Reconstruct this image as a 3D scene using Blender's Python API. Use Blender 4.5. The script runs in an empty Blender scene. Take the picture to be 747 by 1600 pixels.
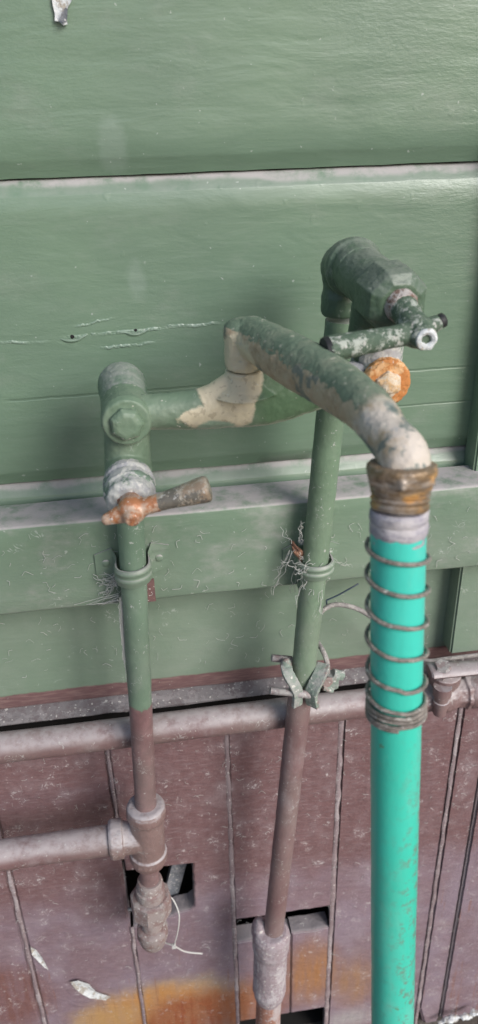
import bpy, bmesh, math, random
from mathutils import Vector, Matrix, noise as mnoise
random.seed(7)
S = bpy.context.scene
COL = S.collection
# ------------------------------------------------------------------ camera
CAM_H = 1.125
C = Vector((0.0, -0.58, CAM_H))
F_PX, CX, CY = 1254.6, 373.5, 800.0
AX = Vector((0.98883918, -0.08974723, 0.11892228))      # wall direction seen from the lens
AY = Vector((-0.14731401, -0.46969499, 0.87045115))
AD = Vector((0.02226337, 0.87825512, 0.47767383))
cam_d = bpy.data.cameras.new("camera"); cam = bpy.data.objects.new("camera", cam_d); COL.objects.link(cam)
m3 = Matrix(((AX.x, -AX.y, -AX.z), (AY.x, -AY.y, -AY.z), (-AD.x, AD.y, AD.z)))
cam.matrix_world = Matrix.Translation(C) @ m3.to_4x4()
cam_d.sensor_fit = 'VERTICAL'; cam_d.sensor_height = 36.0; cam_d.lens = F_PX / 1600 * 36.0
cam_d.clip_start = 0.02; cam_d.clip_end = 500
cam_d.dof.use_dof = True; cam_d.dof.focus_distance = 0.60; cam_d.dof.aperture_fstop = 9.0
S.camera = cam
S.view_settings.view_transform = 'Standard'; S.view_settings.look = 'None'
S.view_settings.gamma = 1.0; S.view_settings.exposure = 0.74
# ------------------------------------------------------------------ daylight
SUN_EL, SUN_AZ = math.radians(31), math.radians(34)       # azimuth: to the right of straight out from the wall
W = bpy.data.worlds.new("World"); S.world = W; W.use_nodes = True
nt = W.node_tree; bg = nt.nodes["Background"]
sky = nt.nodes.new("ShaderNodeTexSky"); sky.sky_type = 'NISHITA'; sky.sun_disc = False
sdir = Vector((math.sin(SUN_AZ) * math.cos(SUN_EL), -math.cos(SUN_AZ) * math.cos(SUN_EL), math.sin(SUN_EL)))
sky.sun_elevation = SUN_EL; sky.sun_rotation = math.atan2(sdir.x, sdir.y)
sky.air_density = 1.0; sky.dust_density = 2.0; sky.ozone_density = 1.0
nt.links.new(sky.outputs[0], bg.inputs[0]); bg.inputs[1].default_value = 0.082
sun_d = bpy.data.lights.new("sun", 'SUN'); sun_d.energy = 1.8; sun_d.angle = math.radians(28); sun_d.color = (1.0, 0.985, 0.965)
sun = bpy.data.objects.new("sun", sun_d); COL.objects.link(sun)
sun.rotation_euler = (-sdir).to_track_quat('-Z', 'Y').to_euler(); sun.location = (1.5, -3, 3)


# ------------------------------------------------------------------ measuring helpers
def P(u, v, y):
    """point of the plane at depth y that is seen in the direction measured off the photograph"""
    r = Vector(((u - CX) / F_PX, (v - CY) / F_PX, 1.0))
    t = (y - C.y) / r.dot(AY)
    return Vector((C.x + t * r.dot(AX), y, C.z - t * r.dot(AD)))


def depth(p):
    q = p - C
    f = Vector((AX.z, AY.z, -AD.z))
    return q.dot(f)


def L(px, p):
    return px / F_PX * depth(p)


# ------------------------------------------------------------------ mesh helpers
def link(name, me, mat=None, parent=None):
    o = bpy.data.objects.new(name, me); COL.objects.link(o)
    if mat: me.materials.append(mat)
    if parent is not None:
        o.parent = parent
        root = parent
        off = Vector((0, 0, 0))
        while root is not None:
            off += root.location; root = root.parent
        o.location = -off
    return o


def smooth(me, ang=40):
    for p in me.polygons: p.use_smooth = True
    me.set_sharp_from_angle(angle=math.radians(ang))


class MB:
    def __init__(s): s.v = []; s.f = []
    def add(s, v, f):
        b = len(s.v); s.v += [tuple(p) for p in v]; s.f += [tuple(i + b for i in q) for q in f]; return s
    def mesh(s, name='mesh'):
        me = bpy.data.meshes.new(name); me.from_pydata(s.v, [], s.f)
        bm = bmesh.new(); bm.from_mesh(me); bmesh.ops.recalc_face_normals(bm, faces=bm.faces); bm.to_mesh(me); bm.free()
        return me
    def build(s, name, mat, parent=None, ang=40):
        me = s.mesh(name); smooth(me, ang); return link(name, me, mat, parent)


def frames(pts):
    n = len(pts); T = []
    for i in range(n):
        a = pts[max(0, i - 1)]; b = pts[min(n - 1, i + 1)]
        k = 1
        while (b - a).length < 1e-7 and k < n:
            k += 1; a = pts[max(0, i - k)]; b = pts[min(n - 1, i + k)]
        T.append((b - a).normalized())
    u = T[0].orthogonal().normalized()
    for c in (Vector((0, 0, 1)), Vector((0, -1, 0))):
        w = c - T[0] * c.dot(T[0])
        if w.length > .5: u = w.normalized(); break
    out = []
    for t in T:
        u = (u - t * u.dot(t)).normalized()
        out.append((t, u, t.cross(u)))
    return out


def sweep(pts, rad, n=24, caps=True, phase=0.0, wob=0.0, wsc=120.0):
    """tube along pts; rad: number, list of numbers or of (along u, across) pairs"""
    pts = [Vector(p) for p in pts]
    if not isinstance(rad, (list, tuple)) or (isinstance(rad, tuple)): rad = [rad] * len(pts)
    V, Fc = [], []
    for (t, u, w), p, r in zip(frames(pts), pts, rad):
        ru, rw = r if isinstance(r, tuple) else (r, r)
        for k in range(n):
            a = 2 * math.pi * k / n + phase
            d = u * (math.cos(a) * ru) + w * (math.sin(a) * rw)
            q = p + d
            if wob: q += d.normalized() * (mnoise.noise(q * wsc) * wob + mnoise.noise(q * wsc * 3.1) * wob * .5) if d.length > 1e-6 else Vector()
            V.append(q)
    m = len(pts)
    for i in range(m - 1):
        for k in range(n):
            k2 = (k + 1) % n
            Fc.append((i * n + k, i * n + k2, (i + 1) * n + k2, (i + 1) * n + k))
    if caps:
        Fc.append(tuple(range(n))[::-1]); Fc.append(tuple((m - 1) * n + k for k in range(n)))
    return V, Fc


def lathe(a, b, prof, n=28, wob=0.0, phase=0.0, wsc=120.):
    """prof: (fraction from a to b, radius)"""
    a = Vector(a); b = Vector(b)
    return sweep([a + (b - a) * t for t, r in prof], [max(r, 1e-5) for t, r in prof], n, True, phase, wob, wsc)


def spline(pts, k=10):
    pts = [Vector(p) for p in pts]; P_ = [pts[0] * 2 - pts[1]] + pts + [pts[-1] * 2 - pts[-2]]; out = []
    for i in range(1, len(P_) - 2):
        a, b, c, d = P_[i - 1:i + 3]
        for j in range(k):
            t = j / k
            out.append(.5 * ((2 * b) + (c - a) * t + (2 * a - 5 * b + 4 * c - d) * t * t + (3 * b - a - 3 * c + d) * t ** 3))
    out.append(pts[-1]); return out


def interp(vals, k=10):
    s = spline([Vector((v if not isinstance(v, tuple) else v[0], 0 if not isinstance(v, tuple) else v[1], 0)) for v in vals], k)
    tup = isinstance(vals[0], tuple)
    return [((abs(q.x), abs(q.y)) if tup else abs(q.x)) for q in s]


def ball(c, r, n=16, sx=1, sy=1, sz=1):
    V = []; Fc = []; h = n // 2; c = Vector(c)
    for i in range(h + 1):
        th = math.pi * i / h
        for k in range(n):
            ph = 2 * math.pi * k / n
            V.append(c + Vector((math.sin(th) * math.cos(ph) * r * sx, math.sin(th) * math.sin(ph) * r * sy, math.cos(th) * r * sz)))
    for i in range(h):
        for k in range(n):
            k2 = (k + 1) % n
            Fc.append((i * n + k, i * n + k2, (i + 1) * n + k2, (i + 1) * n + k))
    return V, Fc


def box(x0, x1, y0, y1, z0, z1):
    V = [Vector((x, y, z)) for x in (x0, x1) for y in (y0, y1) for z in (z0, z1)]
    return V, [(0, 1, 3, 2), (4, 6, 7, 5), (0, 4, 5, 1), (2, 3, 7, 6), (0, 2, 6, 4), (1, 5, 7, 3)]


def fused(mb, name, mat, parent=None, voxel=0.0009, sm=3, rough=0.0, rsc=300.):
    """closed shapes melted into one casting"""
    me = mb.mesh(name); tmp = bpy.data.objects.new("tmp", me); COL.objects.link(tmp)
    r = tmp.modifiers.new("r", 'REMESH'); r.mode = 'VOXEL'; r.voxel_size = voxel
    if sm: s = tmp.modifiers.new("s", 'SMOOTH'); s.iterations = sm; s.factor = .5
    dg = bpy.context.evaluated_depsgraph_get(); dg.update()
    out = bpy.data.meshes.new_from_object(tmp.evaluated_get(dg)); bpy.data.objects.remove(tmp); out.name = name
    if rough:
        nn = [v.normal.copy() for v in out.vertices]
        for v, q in zip(out.vertices, nn):
            v.co += q * (mnoise.noise(v.co * rsc) * rough + mnoise.noise(v.co * rsc * 2.7) * rough * .6)
    for p in out.polygons: p.use_smooth = True
    return link(name, out, mat, parent)


def thing(name, label, cat, loc, group=None, kind=None):
    o = bpy.data.objects.new(name, None); COL.objects.link(o); o.location = loc; o.empty_display_size = .02
    tag(o, label, cat, group, kind); bpy.context.view_layer.update(); return o


def tag(o, label=None, cat=None, group=None, kind=None):
    if label: o['label'] = label
    if cat: o['category'] = cat
    if group: o['group'] = group
    if kind: o['kind'] = kind
    return o


# ------------------------------------------------------------------ material helpers
class G:
    def __init__(s, name, rough=.5):
        s.m = bpy.data.materials.new(name); s.m.use_nodes = True; s.t = s.m.node_tree; s.n = s.t.nodes
        s.b = s.n["Principled BSDF"]; s.b.inputs["Roughness"].default_value = rough
        s.geo = s.n.new("ShaderNodeNewGeometry"); s.pos = s.geo.outputs["Position"]
        sx = s.n.new("ShaderNodeSeparateXYZ"); s.t.links.new(s.pos, sx.inputs[0]); s.x, s.y, s.z = sx.outputs
        sn = s.n.new("ShaderNodeSeparateXYZ"); s.t.links.new(s.geo.outputs["Normal"], sn.inputs[0]); s.nz = sn.outputs[2]; s.nx = sn.outputs[0]
    def put(s, sock, v):
        if isinstance(v, bpy.types.NodeSocket): s.t.links.new(v, sock)
        elif isinstance(v, tuple) and len(v) == 3 and sock.type == 'RGBA': sock.default_value = (*v, 1)
        else: sock.default_value = v
    def math(s, op, a, b=0.0, c=None, clamp=False):
        n = s.n.new("ShaderNodeMath"); n.operation = op; n.use_clamp = clamp
        s.put(n.inputs[0], a); s.put(n.inputs[1], b)
        if c is not None: s.put(n.inputs[2], c)
        return n.outputs[0]
    def scale(s, v, xyz):
        n = s.n.new("ShaderNodeVectorMath"); n.operation = 'MULTIPLY'; s.put(n.inputs[0], v); n.inputs[1].default_value = xyz; return n.outputs[0]
    def noise(s, sc, det=4, rough=.6, xyz=None, dist=0.0):
        n = s.n.new("ShaderNodeTexNoise"); n.inputs["Scale"].default_value = sc; n.inputs["Detail"].default_value = det
        n.inputs["Roughness"].default_value = rough; n.inputs["Distortion"].default_value = dist
        s.put(n.inputs["Vector"], s.scale(s.pos, xyz) if xyz else s.pos); return n.outputs[0]
    def vor(s, sc, feat='F1', xyz=None):
        n = s.n.new("ShaderNodeTexVoronoi"); n.inputs["Scale"].default_value = sc; n.feature = feat
        s.put(n.inputs["Vector"], s.scale(s.pos, xyz) if xyz else s.pos); return n.outputs[0]
    def step(s, v, lo, hi):
        n = s.n.new("ShaderNodeMapRange"); n.interpolation_type = 'SMOOTHSTEP'
        s.put(n.inputs[0], v); n.inputs[1].default_value = lo; n.inputs[2].default_value = hi; return n.outputs[0]
    def mix(s, f, a, b):
        n = s.n.new("ShaderNodeMix"); n.data_type = 'RGBA'; s.put(n.inputs[0], f); s.put(n.inputs[6], a); s.put(n.inputs[7], b); return n.outputs[2]
    def blob(s, c, r, soft=.004, namp=.01, nsc=80, sc=(1, 1, 1)):
        n = s.n.new("ShaderNodeVectorMath"); n.operation = 'SUBTRACT'; s.put(n.inputs[0], s.pos); n.inputs[1].default_value = c
        q = s.scale(n.outputs[0], sc)
        l = s.n.new("ShaderNodeVectorMath"); l.operation = 'LENGTH'; s.put(l.inputs[0], q)
        d = s.math('ADD', l.outputs["Value"], s.math('MULTIPLY', s.math('SUBTRACT', s.noise(nsc, 5), .5), namp))
        return s.math('SUBTRACT', 1.0, s.step(d, r - soft, r + soft))
    def vline(s, x0, z0, x1, z1, w, wob=.003, nsc=40):
        """thin wandering line on the wall between two points; 1 on the line"""
        # distance in z from the straight line through both ends, faded beyond the ends
        sl = (z1 - z0) / (x1 - x0)
        zz = s.math('ADD', s.math('MULTIPLY', s.math('SUBTRACT', s.x, x0), sl), z0)
        zz = s.math('ADD', zz, s.math('MULTIPLY', s.math('SUBTRACT', s.noise(nsc, 3, .6, (1, 0, 0)), .5), wob * 2))
        d = s.math('SUBTRACT', s.z, zz)
        e = s.math('MULTIPLY', s.step(s.x, x0, x0 + .01), s.math('SUBTRACT', 1.0, s.step(s.x, x1 - .02, x1)))
        on = s.math('SUBTRACT', 1.0, s.step(s.math('ABSOLUTE', d), w * .2, w))
        return s.math('MULTIPLY', on, e), d
    def bump(s, h, strength=.3, dist=.001, prev=None):
        n = s.n.new("ShaderNodeBump"); n.inputs["Strength"].default_value = strength; n.inputs["Distance"].default_value = dist
        s.put(n.inputs["Height"], h)
        if prev: s.put(n.inputs["Normal"], prev)
        return n.outputs[0]
    def out(s, col, nrm=None, rough=None, metal=None, spec=None):
        s.put(s.b.inputs["Base Color"], col)
        if nrm: s.put(s.b.inputs["Normal"], nrm)
        if rough is not None: s.put(s.b.inputs["Roughness"], rough)
        if metal is not None: s.put(s.b.inputs["Metallic"], metal)
        if spec is not None: s.put(s.b.inputs["Specular IOR Level"], spec)
        return s.m
    def specks(s, sc, thr, xyz=None, amt=1.0):
        a = s.noise(sc, 2, .5, xyz); return s.math('MULTIPLY', s.step(a, thr, thr + .03), amt)
    def scratches(s, sc=70, w=.018, thr=.60):
        """short curly pale threads stuck in the paint"""
        w1 = s.noise(sc, 2, .5, None, 1.2)
        ln = s.math('SUBTRACT', 1.0, s.step(s.math('ABSOLUTE', s.math('SUBTRACT', w1, .5)), 0.0, w))
        return s.math('MULTIPLY', ln, s.step(s.noise(sc * .55, 3, .6), thr, thr + .06))


GREEN = (.130, .198, .140); GREEN_D = (.092, .150, .100); BROWN = (.166, .092, .094); BROWN_D = (.120, .064, .066)
DUST = (.42, .38, .39); CREAM = (.62, .55, .40); RUST = (.33, .12, .035)
Z_PAINT = P(0, 1088, 0).z          # where green wall paint stops and brown begins


ZLOW = P(0, 900, 0).z


def mat_wall(name='green_wall_paint', two_tone=True, dusty=.14, cracks=True, fib=.75):
    g = G(name)
    big = g.noise(7, 4, .6); streak = g.noise(30, 5, .6, (1, 1, 9)); fine = g.noise(260, 4, .65, (1, 1, 2.2))
    col = g.mix(g.step(big, .3, .7), GREEN, (.150, .228, .156))
    col = g.mix(g.math('MULTIPLY', g.step(streak, .45, .75), .22), col, (.20, .27, .215))
    col = g.mix(g.math('MULTIPLY', g.step(g.noise(90, 5, .7, (1, 1, 3)), .55, .8), .25), col, GREEN_D)
    if two_tone:
        edge = g.math('ADD', g.z, g.math('MULTIPLY', g.math('SUBTRACT', g.noise(60, 4), .5), .006))
        m = g.math('SUBTRACT', 1.0, g.step(edge, Z_PAINT - .0012, Z_PAINT + .0008))
        br = g.mix(g.step(g.noise(60, 4, .6, (1, 1, 7)), .4, .7), BROWN, (.25, .16, .15))
        col = g.mix(m, col, br)
    film = g.math('MULTIPLY', g.math('ADD', .22, g.math('MULTIPLY', g.step(g.noise(13, 5, .65), .35, .7), .22)), g.math('SUBTRACT', 1.0, g.step(g.z, ZLOW - .01, ZLOW + .09)))
    film = g.math('MULTIPLY', film, g.step(g.z, Z_PAINT - .001, Z_PAINT + .001))
    col = g.mix(film, col, (.30, .335, .285))
    # settled dust, on whatever faces up and in patches
    up = g.math('MULTIPLY', g.step(g.nz, .15, .7), g.step(g.noise(55, 5, .7), .22, .60))
    if two_tone:      # in the board joints dust lies mostly at the back of the groove
        back = g.step(g.math('ADD', g.y, g.math('MULTIPLY', g.math('SUBTRACT', g.noise(12, 4), .5), .010)), .0030, .0055)
        up = g.math('MULTIPLY', up, g.math('ADD', .22, g.math('MULTIPLY', back, .65)))
    patch = g.math('MULTIPLY', g.step(g.noise(16, 6, .7, (1, 1, 1.6)), .5, .78), dusty)
    col = g.mix(g.math('MAXIMUM', g.math('MULTIPLY', up, .92), patch), col, DUST)
    sc = g.math('MULTIPLY', g.scratches(85, .02, .60), fib)
    if two_tone: sc = g.math('MULTIPLY', sc, g.math('SUBTRACT', 1.0, g.math('MULTIPLY', g.step(g.z, ZLOW - .02, ZLOW + .02), .93)))
    sp = g.specks(240, .72, None, .6)
    sc = g.math('MAXIMUM', sc, sp)
    col = g.mix(sc, col, (.42, .46, .42))
    # brushed gloss paint: strokes along the board, stippled only in places
    reg = g.step(g.noise(5, 3, .5), .38, .66)
    brush = g.noise(110, 4, .6, (.16, 1, 1.5), .2)
    h = g.math('ADD', g.math('MULTIPLY', brush, .55), g.math('MULTIPLY', g.math('MULTIPLY', fine, reg), .8))
    n = g.bump(h, .30, .0011)
    n = g.bump(g.noise(34, 4, .5, (.5, 1, 1.6), .5), .30, .0030, n)
    lump = g.step(g.noise(75, 2, .5), .66, .76)
    n = g.bump(lump, .2, .0005, n)
    chip = g.math('MULTIPLY', g.step(g.noise(150, 3, .6), .70, .72), g.step(g.noise(9, 2), .5, .6))
    col = g.mix(g.math('MULTIPLY', chip, .8), col, (.40, .43, .40))
    if cracks:
        A = [((0, 627), (747, 571), .0012, .0015, 20, -1), ((590, 637), (760, 624), .0010, .0012, 30, -1),
             ((-40, 535), (85, 535), .0012, .003, 45, 1), ((90, 528), (360, 503), .0014, .0035, 45, 1),
             ((150, 545), (255, 533), .0013, .005, 60, 1), ((110, 512), (190, 494), .0010, .004, 60, 1)]
        for (a, b, w, wob, nsc, sg) in A:
            p, q = P(*a, 0), P(*b, 0)
            ln, d = g.vline(p.x, p.z, q.x, q.z, w * 1.25, wob, nsc)
            ln = g.math('MULTIPLY', ln, g.step(g.noise(45 + nsc, 3, .6), .34, .60)) if sg > 0 else ln
            n = g.bump(g.math('MULTIPLY', ln, float(sg)), .8 if sg > 0 else .4, .0008, n)
            if sg > 0: col = g.mix(g.math('MULTIPLY', ln, .34), col, (.40, .50, .44))
            else: col = g.mix(g.math('MULTIPLY', ln, .6), col, GREEN_D)
        for (c, r) in (((213, 438), .006), ((176, 230), .009)):      # rubbed pale marks
            p = P(*c, 0); k = g.blob(p, r, .003, .008, 150, (1, 1, .5))
            col = g.mix(g.math('MULTIPLY', k, .14), col, (.42, .48, .45))
    ro = g.math('ADD', .36, g.math('MULTIPLY', g.math('MAXIMUM', up, patch), .4))
    return g.out(col, n, ro, None, .75)


def mat_plank():
    g = G('brown_plank_paint')
    big = g.noise(9, 4, .6); st = g.noise(22, 5, .65, (5, 1, 1)); hs = g.noise(70, 5, .7, (1, 1, 5))
    col = g.mix(g.step(big, .3, .7), BROWN, (.195, .115, .120))
    col = g.mix(g.math('MULTIPLY', g.step(st, .4, .75), .4), col, BROWN_D)
    # lower band paler and more lavender, broken by noise
    zb = P(300, 1380, 0).z
    low = g.math('SUBTRACT', 1.0, g.step(g.math('ADD', g.z, g.math('MULTIPLY', g.math('SUBTRACT', g.noise(14, 4), .5), .10)), zb - .05, zb + .03))
    col = g.mix(g.math('MULTIPLY', low, g.math('ADD', .30, g.math('MULTIPLY', g.step(g.noise(11, 4, .6), .4, .65), .35))), col, (.29, .24, .30))
    d = g.math('MULTIPLY', g.step(hs, .46, .72), .34)
    d2 = g.math('MULTIPLY', g.step(g.noise(26, 5, .7), .45, .75), .38)
    col = g.mix(g.math('MAXIMUM', d, d2), col, (.37, .315, .335))
    # rust and orange stain near the foot, each plank differently
    def stain(u, v, r, c, a, sc=(1, 1, 1), amp=.03):
        nonlocal col
        k = g.blob(P(u, v, 0), r, .020, amp, 24, (sc[0] * 1.0, sc[1], sc[2]))
        k = g.math('MULTIPLY', k, g.math('ADD', .62, g.math('MULTIPLY', g.step(g.noise(120, 4, .7, (1, 1, .12)), .38, .62), .38))); col = g.mix(g.math('MULTIPLY', k, a), col, c)
    stain(262, 1585, .078, (.42, .33, .22), .8, (.72, 1, 1.15), .05)
    stain(245, 1580, .062, (.46, .22, .070), .95, (.78, 1, 1.25), .04)
    stain(300, 1590, .052, (.24, .066, .032), .97, (.85, 1, 1.1), .022)
    stain(170, 1592, .034, (.44, .27, .12), .8, (.8, 1, 1.2), .035)
    stain(350, 1568, .022, (.34, .12, .05), .8, (1, 1, .8))
    stain(396, 1568, .038, (.29, .105, .045), .85, (1, 1, .8))
    stain(486, 1520, .030, (.35, .17, .07), .95, (1, 1, .55), .016)
    stain(552, 1535, .026, (.33, .18, .085), .8, (1.1, 1, .6), .016)
    stain(10, 1560, .050, (.17, .070, .052), .8, (1, 1, .9), .02)
    stain(545, 1592, .022, (.38, .36, .35), .8, (.7, 1, 1.3), .016)
    run = g.math('MULTIPLY', g.step(g.noise(160, 4, .7, (1, 1, .06)), .60, .66), g.math('SUBTRACT', 1.0, g.step(g.z, zb - .13, zb - .04)))
    col = g.mix(g.math('MULTIPLY', run, .45), col, (.24, .10, .06))
    # greyed edge where boards are cut through
    sc = g.math('MULTIPLY', g.scratches(95, .022, .55), .8)
    sc = g.math('MAXIMUM', sc, g.specks(270, .70, None, .75))
    vx = g.math('MULTIPLY', g.step(g.noise(500, 2, .5, (1, 1, .12)), .70, .74), .35)
    col = g.mix(g.math('MAXIMUM', sc, vx), col, (.56, .52, .52))
    up = g.step(g.nz, .3, .8)
    col = g.mix(g.math('MULTIPLY', up, .9), col, DUST)
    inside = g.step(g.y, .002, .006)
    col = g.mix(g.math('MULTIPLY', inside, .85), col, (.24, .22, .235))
    n = g.bump(g.noise(190, 5, .7, (1, 1, 2)), .5, .0016)
    n = g.bump(g.noise(60, 4, .6, (1, 1, 1.7), .4), .5, .003, n)
    return g.out(col, n, g.math('ADD', .36, g.math('MULTIPLY', d2, .5)))


def mat_pipe(name, zsw=None, base=GREEN, low=BROWN, dust=.8, fl=1.0):
    g = G(name)
    col = g.mix(g.step(g.noise(28, 4), .35, .7), base, tuple(c * 1.18 for c in base))
    if zsw is not None:
        e = g.math('ADD', g.z, g.math('MULTIPLY', g.math('SUBTRACT', g.noise(110, 4, .7), .5), .014))
        m = g.math('SUBTRACT', 1.0, g.step(e, zsw - .001, zsw + .001))
        col = g.mix(m, col, g.mix(g.step(g.noise(40, 5, .7), .4, .7), low, tuple(c * 1.5 for c in low)))
    if dust > .5: col = g.mix(g.math('MULTIPLY', g.math('SUBTRACT', 1.0, g.step(g.z, ZLOW - .02, ZLOW + .12)), g.math('MULTIPLY', g.step(g.noise(18, 5, .6), .2, .8), .26)), col, (.33, .335, .30))
    up = g.math('MULTIPLY', g.step(g.nz, .05, .75), g.step(g.noise(70, 5, .7), .2, .6))
    pt = g.math('MULTIPLY', g.step(g.noise(24, 6, .75, (1, 1, .6)), .5, .72), .38 * dust)
    col = g.mix(g.math('MAXIMUM', g.math('MULTIPLY', up, dust), pt), col, DUST)
    f = g.math('MULTIPLY', g.math('MAXIMUM', g.math('MULTIPLY', g.scratches(120, .022, .56), .6), g.specks(300, .70, None, .6)), fl)
    col = g.mix(f, col, (.52, .52, .50))
    n = g.bump(g.noise(260, 5, .7), .34, .0010)
    n = g.bump(g.noise(70, 4, .6), .35, .0025, n)
    return g.out(col, n, g.math('ADD', .42, g.math('MULTIPLY', pt, .7)))


def mat_crust(name, c1, c2, c3, sc=90, rough=.75, metal=0.0, b=.6):
    """worn metal with layered old paint: three colours in broken patches"""
    g = G(name)
    a = g.step(g.noise(sc, 6, .75), .44, .56); c = g.step(g.noise(sc * .6, 6, .75, (1, 1.3, .8)), .52, .58)
    col = g.mix(c, g.mix(a, c1, c2), c3)
    col = g.mix(g.specks(330, .64, None, .7), col, (.62, .60, .56))
    n = g.bump(g.noise(sc * 2.5, 6, .75), b, .0018)
    n = g.bump(c, .5, .0005, n)
    return g.out(col, n, rough, metal)


M = {}
M['wall'] = mat_wall()
M['rail'] = mat_wall('green_rail_paint', False, .55, False, .9)
M['plank'] = mat_plank()
M['brownpipe'] = mat_pipe('brown_pipe_paint', None, BROWN, BROWN, .82)
M['leftpipe'] = mat_pipe('left_pipe_paint', P(215, 1098, -.062).z)
M['rightpipe'] = mat_pipe('right_pipe_paint', P(468, 1078, -.062).z, (.140, .208, .138), BROWN, .6)
M['valvegreen'] = mat_pipe('dark_green_valve_paint', None, (.075, .120, .078), BROWN, .22, .35)
M['saddle'] = mat_pipe('saddle_paint', None, (.15, .24, .165), BROWN, .55)
M['bead'] = mat_crust('dusty_sealant', (.27, .215, .225), (.22, .165, .175), (.34, .29, .30), 35, .9)
M['rust'] = mat_crust('rusty_handle', (.40, .17, .08), (.52, .38, .29), (.26, .11, .06), 75, .36, .15, .35)
M['rustlever'] = mat_crust('worn_lever', (.32, .24, .17), (.46, .41, .34), (.17, .155, .13), 80, .38, .15, .35)
M['flecked'] = mat_crust('flecked_green_lever', (.075, .12, .08), (.10, .145, .10), (.42, .45, .40), 260, .45)
M['orange'] = mat_crust('orange_rust', (.58, .30, .12), (.68, .42, .22), (.50, .20, .06), 90, .8)
M['whitecrust'] = mat_crust('limescale_and_paint', (.50, .50, .47), (.36, .36, .37), (.17, .24, .18), 100, .8)
M['black'] = G('black_rubber', .6).out((.02, .02, .022))
M['innershade'] = G('painted_inner_shade', .95).out((.012, .011, .011))  # near-black colour stands in for the shade inside gaps and openings
M['web'] = G('cobweb_thread', .8).out((.50, .50, .48))
M['white'] = G('white_plastic', .4).out((.55, .55, .53))
M['cable'] = mat_crust('dusty_cable', (.36, .33, .32), (.28, .26, .25), (.42, .40, .38), 150, .8)
M['clampmetal'] = mat_crust('painted_clamp_metal', (.21, .26, .22), (.30, .31, .29), (.27, .20, .19), 60, .7, 0, .3)
M['boltmetal'] = mat_crust('dull_bolt_metal', (.38, .36, .36), (.30, .24, .24), (.45, .43, .42), 150, .6, .2)
M['wood'] = mat_crust('weathered_grey_wood', (.20, .21, .24), (.15, .16, .18), (.26, .26, .28), 60, .9)
M['bark'] = mat_crust('brown_bark', (.22, .11, .07), (.33, .19, .13), (.12, .06, .04), 200, .9)
M['chip'] = mat_crust('peeling_white', (.72, .74, .74), (.60, .62, .63), (.42, .38, .33), 180, .8)


def hose_mat():
    g = G('turquoise_hose')
    col = g.mix(g.step(g.noise(18, 3, .5, (1, 1, .4)), .3, .8), (.042, .50, .37), (.070, .55, .44))
    col = g.mix(g.math('MULTIPLY', g.step(g.z, P(600, 1250, -.31).z, P(600, 900, -.29).z), .38), col, (.085, .60, .56))
    streak = g.math('MULTIPLY', g.step(g.noise(90, 5, .7, (1, 1, .05)), .5, .72), .30)
    col = g.mix(streak, col, (.050, .42, .33))
    film = g.math('MULTIPLY', g.step(g.noise(30, 6, .75, (1, 1, .35)), .46, .76), .22)
    col = g.mix(film, col, (.36, .48, .42))
    # grime rubbed on the lower right-hand flank and pale sun-fade near the clamp
    lo = g.math('SUBTRACT', 1.0, g.step(g.z, P(600, 1300, -.31).z - .04, P(600, 1180, -.31).z + .05))
    sd = g.step(g.math('SUBTRACT', g.x, P(620, 1350, -.315).x), -.006, .010)
    k = g.math('MULTIPLY', g.math('MULTIPLY', lo, g.math('ADD', g.math('MULTIPLY', sd, .9), .12)), g.step(g.noise(170, 5, .75), .50, .64))
    col = g.mix(k, col, (.16, .22, .17))
    k2 = g.math('MULTIPLY', g.step(g.noise(110, 3, .6), .70, .74), .8)
    col = g.mix(k2, col, (.12, .24, .14))
    k3 = g.math('MULTIPLY', g.step(g.noise(60, 4, .7), .60, .8), .2)
    col = g.mix(k3, col, (.45, .60, .42))
    n = g.bump(g.noise(160, 4, .6), .25, .0008)
    n = g.bump(g.noise(22, 3, .5), .3, .003, n)
    return g.out(col, n, g.math('ADD', .30, film))


M['hose'] = hose_mat()


def cast_mat():
    """the mixer's arm: green over cream, cream bared in the middle, pale lime at the ends"""
    g = G('cast_arm_paint')
    col = g.mix(g.step(g.noise(40, 4), .4, .7), (.140, .205, .140), (.180, .235, .170))
    dk = g.blob(P(470, 625, -.125), .030, .010, .012, 60, (1, .4, 1)); col = g.mix(g.math('MULTIPLY', dk, .8), col, (.080, .150, .075))
    cr = g.blob(P(352, 612, -.128), .0165, .0012, .010, 90, (1, .3, .75))
    c2 = g.blob(P(372, 632, -.128), .0110, .0012, .006, 130, (1.1, .3, .6))
    c3 = g.blob(P(322, 652, -.128), .0085, .0012, .010, 140, (.55, .3, 1.2))
    c4 = g.blob(P(380, 590, -.129), .0125, .0012, .005, 120, (1, .25, .9))
    k = g.math('MAXIMUM', g.math('MAXIMUM', cr, c4), g.math('MAXIMUM', c2, c3))
    cc = g.mix(g.step(g.noise(60, 6, .75), .45, .7), CREAM, (.50, .44, .34))
    cc = g.mix(g.math('MULTIPLY', g.specks(260, .60), .6), cc, (.40, .34, .24))
    col = g.mix(k, col, cc)
    gb = g.blob(P(338, 666, -.125), .0065, .0012, .007, 130, (.55, .3, 1.3)); col = g.mix(gb, col, (.27, .36, .27))
    lw = g.math('SUBTRACT', 1.0, g.step(g.nz, -.92, -.55)); col = g.mix(g.math('MULTIPLY', lw, .75), col, (.62, .60, .50))
    wh = g.blob(P(572, 592, -.12), .018, .003, .012, 90, (1, .5, 1)); col = g.mix(wh, col, g.mix(g.step(g.noise(70, 5), .4, .6), (.50, .49, .50), (.38, .38, .41)))
    sp = g.math('MULTIPLY', g.step(g.noise(210, 2), .70, .72), .9); col = g.mix(sp, col, (.62, .60, .52))
    col = g.mix(g.math('MULTIPLY', g.scratches(110, .02, .6), .5), col, (.42, .46, .42))
    n = g.bump(g.noise(130, 5, .65), .35, .0015); n = g.bump(k, .6, .0005, n)
    return g.out(col, n, .48)


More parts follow.
